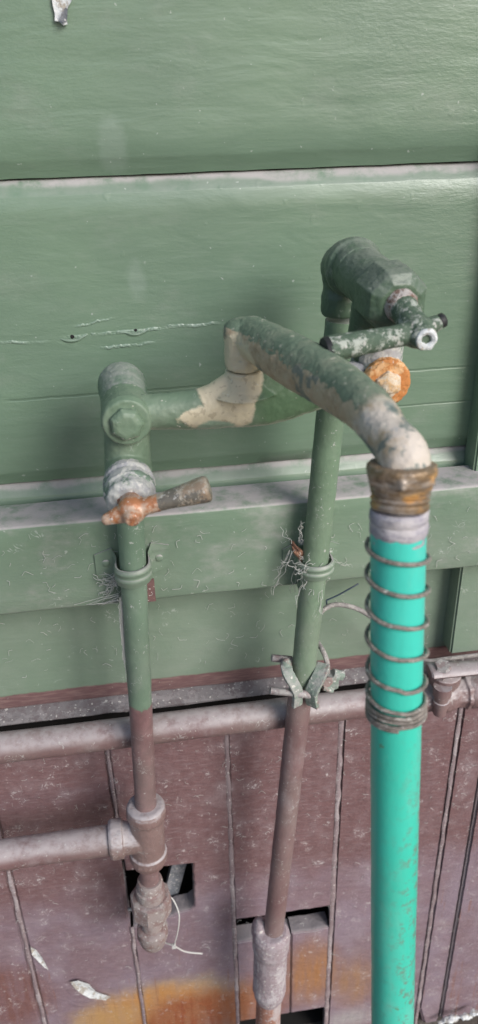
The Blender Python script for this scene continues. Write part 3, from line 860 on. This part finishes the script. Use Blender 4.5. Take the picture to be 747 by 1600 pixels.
lev.add(*sweep(pth, interp([(.0047, .0055), (.0054, .0066), (.0066, .0080), (.0075, .0084), (.0056, .0066)], 6), 20))
fused(lev, 'lever', M['rustlever'], hub_l, .0007, 3, .00015, 200)['label'] = 'worn flared lever of the left handle'

# right valve: body, column down to the arm, gland, handle
rv = MB()
va = top_ + ax * .026; vfront = vf
rax = (vfront - va).normalized()
ln = (vfront - va).length
rv.add(*lathe(va, va + rax * (ln * .72), [(0, .0150), (.06, .0158), (.9, .0160), (1, .0160)], 32))
rv.add(*lathe(va + rax * (ln * .60), vfront, [(0, .0160), (.08, .0192), (.70, .0194), (.86, .0180), (1, .0125)], 8, 0, .4))
colt = va + rax * ln * .55; 
rv.add(*sweep([colt, Vector((colt.x * .5 + disc_r.x * .5 - .003, -.114, (colt.z + disc_r.z) / 2)), Vector((disc_r.x - .002, -.112, disc_r.z + .012))], [(.0135, .0150), (.0125, .0142), (.012, .0135)], 26))
fused(rv, 'valve_body', M['valvegreen'], mix, .0007, 1, .0003, 260)['label'] = 'right valve body in dark glossy green'
rc = MB()
rc.add(*sweep([Vector((disc_r.x - .001, -.113, disc_r.z + .030)), Vector((disc_r.x, -.114, disc_r.z + .02)), Vector((disc_r.x, -.115, disc_r.z + .003))], [(.0128, .0146), (.0140, .0150), (.0135, .0140)], 26))
rc.add(*lathe((disc_r.x, -.095, disc_r.z), (disc_r.x, -.1275, disc_r.z), [(0, .0130), (.4, .0145), (.9, .0148), (1, .0140)], 32))
fused(rc, 'valve_skirt', M['whitecrust'], mix, .0008, 2, .0005, 260)['label'] = 'limescaled lower part of the right valve'
od = MB().add(*lathe((disc_r.x, -.127, disc_r.z), (disc_r.x, -.1345, disc_r.z), [(0, .0138), (.2, .0152), (.75, .0151), (1, .0134), (1, .0112), (.50, .0104)], 34))
fused(od, 'rusty_washer', M['orange'], mix, .0006, 2, .0005, 400)
oh = MB().add(*sweep([Vector((disc_r.x, y, disc_r.z)) for y in (-.1295, -.1372, -.1388)], [.0088, .0086, .0066], 6, True, .1))
oh.add(*ball((disc_r.x, -.1385, disc_r.z), .0052, 14, 1, .5, 1))
M['paleorange'] = mat_crust('pale_orange_rust', (.60, .40, .22), (.66, .56, .44), (.50, .24, .09), 120, .75)
fused(oh, 'hexagon_cap', M['paleorange'], mix, .0005, 2, .0004, 400)['label'] = 'orange rusted cap on the right end of the arm'
gl = vfront
glm = MB().add(*lathe(gl - rax * .001, gl + rax * .006, [(0, .0096), (.5, .0092), (1, .0078)], 24, .0006, wsc=400))
M['gland'] = mat_crust('gland_grime', (.20, .12, .09), (.46, .42, .40), (.12, .07, .05), 160, .7)
glm.build('gland', M['gland'], mix)
hubr = P(653, 519, -.179)
M['lightgreen'] = M['flecked']
hr = MB(); hr.add(*lathe(gl + rax * .002, hubr, [(0, .0082), (.5, .0076), (1, .0086)], 20))
hr.add(*ball(hubr, .0088, 20)); hr.add(*lathe(hubr, hubr + Vector((.001, -.010, -.001)), [(0, .0075), (.8, .0068), (1, .0055)], 20))
nr = P(688, 502, -.179)
hr.add(*sweep(spline([hubr, hubr + (nr - hubr) * .5, nr], 5), interp([.0065, .0050, .0040], 5), 16))
tr = P(511, 546, -.185); dr = tr - hubr
hr.add(*sweep(spline([hubr, hubr + dr * .25, hubr + dr * .5, hubr + dr * .75, hubr + dr * 1.0], 6), interp([(.0068, .0068), (.0058, .0060), (.0062, .0064), (.0066, .0072), (.0068, .0080)], 6), 20))
lev_r = fused(hr, 'lever', M['flecked'], mix, .0007, 2, .0003, 300); lev_r['label'] = 'green lever of the right handle flecked with white'
MB().add(*sweep([tr - dr.normalized() * .001, tr + dr.normalized() * .0016, tr + dr.normalized() * .0026], [(.0069, .0081), (.0062, .0074), (.0042, .0052)], 20)).build('lever_tip', M['black'], lev_r)
MB().add(*sweep([nr, nr + (nr - hubr).normalized() * .0022, nr + (nr - hubr).normalized() * .0032], [.0040, .0038, .0024], 14)).build('lever_tip', M['black'], lev_r)
fr = hubr + Vector((.001, -.0098, -.001))
wr_ = MB(); pts = [fr + Vector((math.cos(t) * .0042, -.0004, math.sin(t) * .0042)) for t in [2 * math.pi * k / 22 for k in range(23)]]
wr_.add(*sweep(pts, [.0015 + .0009 * abs(mnoise.noise(p * 500)) for p in pts], 8, True, 0, .0004, 500))
wr_.build('screw_cap', M['chip'], lev_r)

# arm with its centre socket
YA = -.119
arm_px = [(206, 645, 28), (245, 643, 28), (290, 641, 31), (330, 636, 36), (375, 623, 48), (425, 613, 52), (475, 604, 45), (520, 598, 36), (565, 592, 26), (600, 590, 24)]
pp = [P(u, v, YA) for u, v, r in arm_px]; rr = [(L(r, p), .0105) for (u, v, r), p in zip(arm_px, pp)]
arm = MB().add(*sweep(spline(pp, 6), interp(rr, 6), 28))
so = P(382, 612, YA); s1 = P(381, 577, YA)
arm.add(*lathe(so, s1, [(0, .0210), (.25, .0165), (.5, .0132), (.75, .0115), (1, .0112)], 30))
fused(arm, 'arm', M['cast'], mix, .0008, 3, .0003, 200)
# swivel and spout
w0 = s1 + Vector((0, 0, .0006)); w1 = P(384, 498, YA)
spo = MB()
spo.add(*lathe(w0, w1, [(0, .0108), (.06, .0114), (.5, .0122), (.72, .0132), (.86, .0125), (.95, .0095), (1, .005)], 32))
A0 = P(389, 524, YA); A1 = P(584, 655, -.245); nutc = P(628, 738, -.279)
pth = spline([A0, A0 + (P(455, 562, -.165) - A0) * 1.0, P(520, 600, -.207), P(575, 640, -.244), P(606, 680, -.266), nutc + Vector((0, 0, .008)), nutc + Vector((0, 0, -.004))], 8)
spo.add(*sweep(pth, interp([.0120, .0142, .0132, .0115, .0103, .0110, .0122], 8), 32))
fused(spo, 'spout', M['spout'], mix, .0008, 3, .0004, 200)

# ------------------------------------------------------------------ the hose
h0, h1 = P(622, 842, -.287), P(613, 1600, -.322)
hax = (h1 - h0).normalized()
hose = thing('garden_hose', 'turquoise hose hanging from the spout with a wire spring round its top', 'hose', h1)
nt0 = P(628, 724, -.281); nt1 = P(626, 766, -.283); fx = P(624, 794, -.285); hx0 = P(622, 846, -.287)
R1 = L(55, nt0)
nu = MB().add(*lathe(nt0, nt1, [(0, R1 * .80), (.0, R1 * .96), (.08, R1), (.36, R1), (.40, R1 * .93), (1, R1 * .86)], 32))
nu.add(*sweep([nt0 + (nt1 - nt0) * t for t in (.22, .26, .62, .70)], [R1 * .96, R1 * 1.07, R1 * 1.06, R1 * .90], 6, True, .3))
fused(nu, 'brass_nut', M['brass'], hose, .0008, 2, .0005, 250)
MB().add(*lathe(nt1, fx, [(0, R1 * .80), (.12, R1 * .87), (.30, R1 * .80), (.42, R1 * .86), (.62, R1 * .80), (.75, R1 * .85), (1, R1 * .82)], 32, .0005, wsc=250)).build('threaded_neck', M['brass'], hose)
M_f = MB().add(*lathe(fx, hx0, [(0, R1 * .80), (.08, R1 * .86), (.30, R1 * .86), (.36, R1 * .82), (.46, R1 * .86), (.70, R1 * .845), (.76, R1 * .81), (.92, R1 * .82), (1, R1 * .78)], 32, .0006, wsc=250))
M_f.build('ferrule', M['ferrule'], hose)
RH = L(42.5, P(621, 890, -.287)); RHb = RH * .985
pts = []; ext_l = (h1 - h0).length + .56
for i in range(81):
    t = i / 80; s = t * ext_l; p = h0 + hax * s
    over = max(0, s - (h1 - h0).length)
    p += Vector((0.10 * over * over, -.35 * over * over, 0))
    if p.z < RH: p.z = RH + 0
    pts.append(p - hax * .004)
MB().add(*sweep(pts, RH, 32, True, 0, .00015, 40)).build('hose_tube', M['hose'], hose)
# spring guard: place each turn where its front shows
fwd = Vector((AX.z, AY.z, -AD.z)); tocam = (Vector((0, -1, 0)) - hax * Vector((0, -1, 0)).dot(hax)).normalized(); side = hax.cross(tocam)


def py_of(p):
    q = p - C; x = q.dot(Vector((AX.x, AY.x, -AD.x))); y = q.dot(Vector((AX.y, AY.y, -AD.y))); z = q.dot(fwd)
    return CY + F_PX * y / z


def s_for(v):
    lo, hi = -.03, .6
    for _ in range(40):
        mid_ = (lo + hi) / 2
        if py_of(h0 + hax * mid_ + tocam * RH * 1.1) < v: lo = mid_
        else: hi = mid_
    return lo


turns = [s_for(v) for v in (846, 882, 932, 982, 1032, 1081, 1116, 1123, 1130, 1137, 1143)]
sp_pts = []; nt_ = 28; RS = RH * 1.13
for k in range(len(turns) - 1):
    for j in range(nt_):
        f = j / nt_; s = turns[k] * (1 - f) + turns[k + 1] * f
        if k == 0 and f < .64: continue
        a = -2 * math.pi * f
        rs = RS * (1 + .025 * mnoise.noise(Vector((k * 1.3 + f * 2, 4, 0)))); s += .0012 * mnoise.noise(Vector((k * 2.1 + f * 3, 9, 1)))
        sp_pts.append(h0 + hax * s + (tocam * math.cos(a) + side * math.sin(a)) * rs)
M['wire'] = mat_crust('grey_spring_wire', (.25, .22, .20), (.33, .29, .26), (.18, .16, .14), 200, .55, .3)
MB().add(*sweep(sp_pts, .00105, 8)).build('spring_guard', M['wire'], hose)

# ------------------------------------------------------------------ saddles holding the pipes to the rail
def saddle(cx, z, rad, label, half_w, h, wob=0.0, yaxis=YP, mat='rail', tilt=0.0):
    t = thing('pipe_saddle', label, 'pipe clip', (cx, -.046, z), 'saddle clips on the rail')
    # band: strip following out-over-the pipe
    th = .0012; outl = []
    yr = -.0455
    xi = rad + .0022
    outl.append((-half_w, yr)); outl.append((-xi - .003, yr)); outl.append((-xi, yr - .003)); outl.append((-xi, yaxis + .002))
    for k in range(1, 12):
        a = math.pi * k / 12; outl.append((-math.cos(a) * xi, yaxis - math.sin(a) * (rad + .0016)))
    outl += [(xi, yaxis + .002), (xi, yr - .003), (xi + .003, yr), (half_w, yr)]
    n = len(outl)
    zs = [-.5, -.42, -.28, -.22, -.10, -.02, .06, .16, .22, .32, .42, .5]; bulge = [.0, .0004, .0006, .0011, .0012, .0004, .0002, .0005, .0012, .0012, .0004, 0]
    def lay(o_, mult):
        V = []
        for zz, bu in zip(zs, bulge):
            for i, (x, y) in enumerate(outl):
                wing = i < 2 or i > n - 3
                hh = h * (1.35 if wing else .72)
                if i in (0, n - 1): hh *= .70
                b = 0 if wing else bu
                nx_, ny_ = (0, -1) if wing or i in (2, n - 3) else (Vector((x, y - yaxis, 0)).normalized().x, Vector((x, y - yaxis, 0)).normalized().y)
                V.append(Vector((cx + x + nx_ * (b * mult + o_), y + ny_ * (b * mult + o_), z + zz * hh + x * tilt)))
        return V
    A, B = lay(th, 1), lay(0, 0)
    m = len(zs); Fc = []
    for j in range(m - 1):
        for i in range(n - 1):
            Fc.append((j * n + i, j * n + i + 1, (j + 1) * n + i + 1, (j + 1) * n + i))
            o = m * n; Fc.append((o + j * n + i, o + (j + 1) * n + i, o + (j + 1) * n + i + 1, o + j * n + i + 1))
    o = m * n
    for i in range(n - 1):
        Fc.append((i, o + i, o + i + 1, i + 1)); e = (m - 1) * n; Fc.append((e + i, e + i + 1, o + e + i + 1, o + e + i))
    for j in range(m - 1):
        Fc.append((j * n, (j + 1) * n, o + (j + 1) * n, o + j * n)); e = n - 1; Fc.append((j * n + e, o + j * n + e, o + (j + 1) * n + e, (j + 1) * n + e))
    MB().add(A + B, Fc).build('strap', M[mat], t, 50)
    for sx in (-1, 1):
        p = Vector((cx + sx * (half_w - .008), yr - .0012, z))
        MB().add(*ball(p, .0032, 12, 1, .35, 1)).build('screw_head', M[mat], t)
    return t


zsl = P(205, 893, YP).z; xl = line_at(la, lb, zsl).x
saddle(xl, zsl, wl, 'green saddle clip with two visible wings holding the left pipe', .0285, .020, tilt=.05)
zsr = P(492, 884, YP).z; xr = line_at(ra, rb_, zsr).x
saddle(xr, zsr, wr, 'webbed green saddle clip holding the right pipe', .023, .017)
# bare brown patch of old timber beside the left saddle, packing block behind the right pipe
pk = MB(); p = P(232, 920, -.0455); pk.add(*box(p.x - .004, p.x + .005, -.0462, -.044, p.z - .012, p.z + .009))
M['oldbrown'] = mat_crust('old_brown_paint', BROWN, (.20, .11, .105), (.13, .17, .12), 120, .8)
o = pk.build('packing_strip', M['oldbrown']); tag(o, 'sliver of brown packing on the rail right of the left pipe', 'packing strip')
pb_ = P(474, 905, -.05)
pk = MB(); pk.add(*box(pb_.x - .0045, pb_.x + .012, -.053, -.0445, ZR0 + .001, pb_.z + .034))
o = pk.build('packing_block', M['rail']); tag(o, 'narrow green packing block between the rail and the right pipe', 'packing block')

# ------------------------------------------------------------------ earthing clamp on the right pipe
cz = P(475, 1075, YP)
ec = thing('earth_clamp', 'two-jaw bolted earthing clamp gripping the right pipe where green meets brown', 'pipe clamp', cz)
def strap(pts, w, t, name, mat='clampmetal'):
    return MB().add(*sweep(spline(pts, 5), (t, w), 10, True)).build(name, M[mat], ec)
yj = YP - .012
mbj = MB().add(*sweep(spline([P(446, 1036, yj + .010), P(450, 1052, yj), P(461, 1072, yj - .004), P(465, 1084, yj - .004), P(464, 1103, yj - .003)], 5), (.0026, .0066), 4, True, math.pi / 4))
mbj.add(*ball(P(447, 1036, yj + .008), .0042, 12))
fused(mbj, 'jaw', M['clampmetal'], ec, .0006, 1, .0003, 400)
mbj = MB().add(*sweep(spline([P(506, 1038, yj + .010), P(500, 1054, yj), P(490, 1074, yj - .004), P(486, 1086, yj - .004), P(489, 1103, yj - .003)], 5), (.0028, .0080), 4, True, math.pi / 4))
fused(mbj, 'jaw', M['clampmetal'], ec, .0006, 1, .0003, 400)
# lower bolt across the front with thread
a, b = P(421, 1079, yj - .003), P(488, 1086, yj - .003)
n = 40; pr = [(0, .0018), (.02, .0031)] + [(.04 + .5 * i / n, .0029 + (.0004 if i % 2 else 0)) for i in range(n)] + [(.6, .0034), (1, .0034)]
MB().add(*lathe(a, b, pr, 14)).build('bolt', M['boltmetal'], ec)
a, b = P(424, 1028, YP + .004), P(456, 1031, YP + .004)
MB().add(*lathe(a, b, [(0, .002), (.03, .003)] + [(.05 + .95 * i / n, .0028 + (.0005 if i % 2 else 0)) for i in range(n)], 14)).build('bolt', M['boltmetal'], ec)
# terminal block at the right
t0 = P(513, 1064, YP - .003)
tm = MB().add(*box(t0.x - .006, t0.x + .008, t0.y - .005, t0.y + .006, t0.z - .006, t0.z + .007))
tm.add(*lathe(P(520, 1052, YP - .003), P(536, 1056, YP - .003), [(0, .0045), (1, .0045)], 6)); tm.add(*lathe(P(505, 1075, YP - .008), P(520, 1080, YP - .008), [(0, .002), (1, .0018)], 10))
fused(tm, 'terminal_block', M['clampmetal'], ec, .0006, 1, .0004, 400)
# earth wire loop rising behind the pipe and across to the hose
ew = thing('earth_wire', 'short curved earth wire rising beside the green end of the right pipe', 'wire', P(512, 1048, YP))
MB().add(*sweep(spline([P(512, 1052, YP), P(511, 1034, YP), P(505, 1018, YP + .004), P(499, 1008, YP + .012), P(494, 1000, YP + .02)], 6), .0022, 10)).build('sheath', M['cable'], ew)

cb = MB().add(*sweep(spline([P(500, 958, -.030), P(508, 951, -.030), P(522, 945, -.030), P(545, 947, -.032), (P(568, 956, -.036)), P(588, 972, -.04), P(606, 1000, -.03), P(625, 1018, -.02), P(665, 1032, -.022), P(700, 1029, -.022), P(790, 1018, -.022)], 6), .0021, 10))
o = cb.build('grey_cable', M['cable']); tag(o, 'dusty grey cable arching from behind the right pipe under the rail toward the hose', 'cable')
cb = MB().add(*sweep(spline([P(510, 938, -.020), P(528, 930, -.020), P(548, 919, -.020), P(560, 912, -.018)], 6), .0007, 8))
cb.add(*sweep(spline([P(510, 938, -.020), P(511, 946, -.022), P(513, 950, -.028)], 4), .0007, 8))
M['bluewire'] = G('blue_black_wire', .5).out((.03, .05, .08))
o = cb.build('thin_wire', M['bluewire']); tag(o, 'thin blue-black wire bent under the rail right of the right pipe', 'wire')

# ------------------------------------------------------------------ cable tie at the union nut
ct = thing('cable_tie', 'white cable tie looped from the union nut with its tail sticking out right', 'cable tie', P(270, 1480, -.055))
k0 = P(272, 1478, -.060)
MB().add(*sweep(spline([P(262, 1398, -.05), P(272, 1408, -.055), P(280, 1430, -.06), P(278, 1455, -.062), k0], 8), (.0005, .0008), 8)).build('loop', M['white'], ct)
MB().add(*sweep(spline([P(258, 1473, -.055), k0, P(290, 1487, -.058), P(316, 1490, -.056)], 6), (.0005, .0009), 8)).build('tail', M['white'], ct)
MB().add(*box(k0.x - .0022, k0.x + .0020, k0.y - .0018, k0.y + .0015, k0.z - .0024, k0.z + .0022)).build('lock', M['white'], ct)
wb_ = MB().add(*sweep(spline([P(198, 1420, .006), P(206, 1421, .0), P(216, 1423, -.004)], 4), (.0018, .0016), 8))
o = wb_.build('plastic_end', M['white']); tag(o, 'small bluish white plastic end poking from the left of the cut-out', 'plastic scrap')

# ------------------------------------------------------------------ bark caught behind the right pipe
dv_ = MB()
for i in range(7):
    a = P(456 + random.uniform(-2, 3), 843 + random.uniform(0, 8), -.058); b = P(470 + random.uniform(-3, 5), 872 + random.uniform(-6, 8), -.060)
    mid_ = (a + b) / 2 + Vector((random.uniform(-.003, .003), -.003, 0))
    dv_.add(*sweep(spline([a, mid_, b], 5), interp([.0006, .0016, .0007], 5), 7, True, 0, .0005, 500))
o = dv_.build('bark_scrap', M['bark']); tag(o, 'curled scrap of brown bark caught at the left of the right pipe', 'bark')


# ------------------------------------------------------------------ peeling flakes
def flake(name, pts, y, mat, label, cat, th=.0008, curl=.003, seed=1):
    c = [sum(p[0] for p in pts) / len(pts), sum(p[1] for p in pts) / len(pts)]
    W_ = [P(u, v, y) for u, v in pts]; cc = P(*c, y); n = len(pts); V = []; Fc = []
    rings = [0.0, .35, .7, 1.0]
    for o_ in (0, th):
        for r in rings:
            for k, w in enumerate(W_):
                q = cc + (w - cc) * r
                V.append(q + Vector((0, -curl * (r ** 2) * (.4 + .6 * mnoise.noise(q * 120 + Vector((seed, 0, 0)))) - o_, 0)))
    R = len(rings)
    for s_ in range(2):
        b = s_ * R * n
        for i in range(R - 1):
            for k in range(n): Fc.append((b + i * n + k, b + i * n + (k + 1) % n, b + (i + 1) * n + (k + 1) % n, b + (i + 1) * n + k))
    for k in range(n): a = (R - 1) * n; Fc.append((a + k, a + (k + 1) % n, R * n + a + (k + 1) % n, R * n + a + k))
    o = MB().add(V, Fc).build(name, M[mat]); return tag(o, label, cat)


flake('paint_flake', [(80, -30), (82, 5), (86, 22), (86, 33), (93, 34), (99, 40), (106, 38), (104, 28), (106, 12), (112, 2), (108, -30)], -.001, 'chip', 'ragged white flake stuck on the wall at the top left', 'paint flake')
flake('paint_flake', [(94, 33), (96, 22), (102, 12), (106, 14), (105, 30), (103, 36)], -.0045, 'wood', 'small grey dirt plug on the white flake at the top left', 'dirt plug', .0015, .001)
flake('dry_leaf', [(110, 1532), (122, 1528), (138, 1536), (150, 1548), (160, 1552), (173, 1556), (165, 1561), (140, 1556), (128, 1550), (118, 1543)], -.002, 'chip', 'pale dry leaf scrap stuck low on the left plank', 'leaf', .0004, .004, 4)
flake('dry_leaf', [(48, 1478), (56, 1482), (66, 1495), (76, 1514), (70, 1510), (60, 1500), (50, 1490)], -.002, 'chip', 'small pale leaf scrap beside the left seam', 'leaf', .0004, .003, 7)
# pale litter on the ground at the bottom right
lt = MB()
for (u, v, s_) in ((705, 1592, 1), (728, 1588, .8), (742, 1582, .7), (690, 1597, .5)):
    p = P(u, v, -.012)
    lt.add(*ball(p, .008 * s_, 9, 1.6, .8, .45))
o = fused(lt, 'pale_chips', M['chip'], None, .001, 0, .0025, 140); tag(o, 'pale chips heaped at the foot of the planks bottom right', 'chips', None, 'stuff')

# ------------------------------------------------------------------ cobwebs and loose fibres
def web(name, label, strands, rad=.00015):
    mb = MB()
    for s_ in strands: mb.add(*sweep(s_, rad * random.uniform(.6, 1.4), 5, False))
    o = mb.build(name, M['web']); return tag(o, label, 'cobweb', None, 'stuff')


def strand(a, b, sag=.004, j=.0012, k=7):
    pts = []
    for i in range(k + 1):
        t = i / k; p = a + (b - a) * t; p = p + Vector((random.gauss(0, j), random.gauss(0, j * .6), random.gauss(0, j) - sag * math.sin(math.pi * t)))
        pts.append(p)
    return spline(pts, 3)


S1 = []
for i in range(30):     # fan and long streak left of the left pipe
    a = P(random.uniform(180, 188), random.uniform(893, 915), -.054); b = P(random.uniform(145, 184), random.uniform(895, 945), -.047); S1.append(strand(a, b, .001, .0009))
for i in range(60):
    v0 = random.uniform(930, 985); a = P(188 + (v0 - 930) * .06 + random.gauss(0, 2), v0, -.062); v1 = v0 + random.uniform(25, 90); b = P(189 + (v1 - 930) * .07 + random.gauss(0, 2), v1, -.062); S1.append(strand(a, b, 0, .0006))
for i in range(9): S1.append(strand(P(150 + random.gauss(0, 14), 945, -.047), P(185, 930 + random.uniform(-8, 12), -.055), 0, .0005))
S2 = []
for i in range(36):
    a = P(random.uniform(466, 512), random.uniform(872, 900), -.0755 + random.uniform(0, .012)); b = a + Vector((random.gauss(0, .006), random.uniform(-.001, .003), random.gauss(-.003, .006))); S2.append(strand(a, b, .001, .0008))
for u, v, u2, v2 in ((455, 858, 432, 905), (453, 862, 424, 930), (455, 862, 430, 890), (462, 880, 455, 925), (500, 895, 504, 960), (505, 892, 500, 940), (456, 846, 442, 826), (470, 850, 474, 815), (465, 850, 470, 820), (492, 893, 486, 930), (478, 893, 474, 920), (476, 898, 462, 945), (505, 862, 520, 858), (505, 868, 548, 885)):
    for r in range(2): S2.append(strand(P(u + random.gauss(0, 2), v, -.064), P(u2 + random.gauss(0, 3), v2, -.050 if u2 < 460 or u2 > 515 else -.075), .001, .001))
web('cobweb', 'matted cobweb stretched along the left edge of the left pipe and its clip', S1)
web('cobweb', 'tangled cobweb wrapped over the right pipe clip and the bark scrap', S2)


def fibres(name, label, n, zone, y, ln=(.003, .009)):
    st_ = []
    for i in range(n):
        u, v = zone(); p = P(u, v, y); a = random.uniform(0, math.pi); l_ = random.uniform(*ln); d = Vector((math.cos(a), 0, math.sin(a))) * l_
        k = Vector((-d.z, 0, d.x)) * random.uniform(-.5, .5)
        st_.append(spline([p, p + d * .35 + k * .6, p + d * .7 + k, p + d], 3))
    return web(name, label, st_, .00013)


fibres('loose_fibres', 'short pale fibres stuck all over the front of the green rail', 90, lambda: (lambda u: (u, random.uniform(845, 950) - u * .07))(random.uniform(0, 740)), -.0462)
fibres('loose_fibres', 'short pale fibres stuck on the brown planks', 300, lambda: (lambda u: (u, random.uniform(1175, 1560) - u * .08))(random.uniform(0, 740)), -.0006, (.002, .008))
fibres('loose_fibres', 'short pale fibres stuck to the green boards below the rail', 70, lambda: (lambda u: (u, random.uniform(975, 1075) - u * .10))(random.uniform(0, 690)), -.0012)
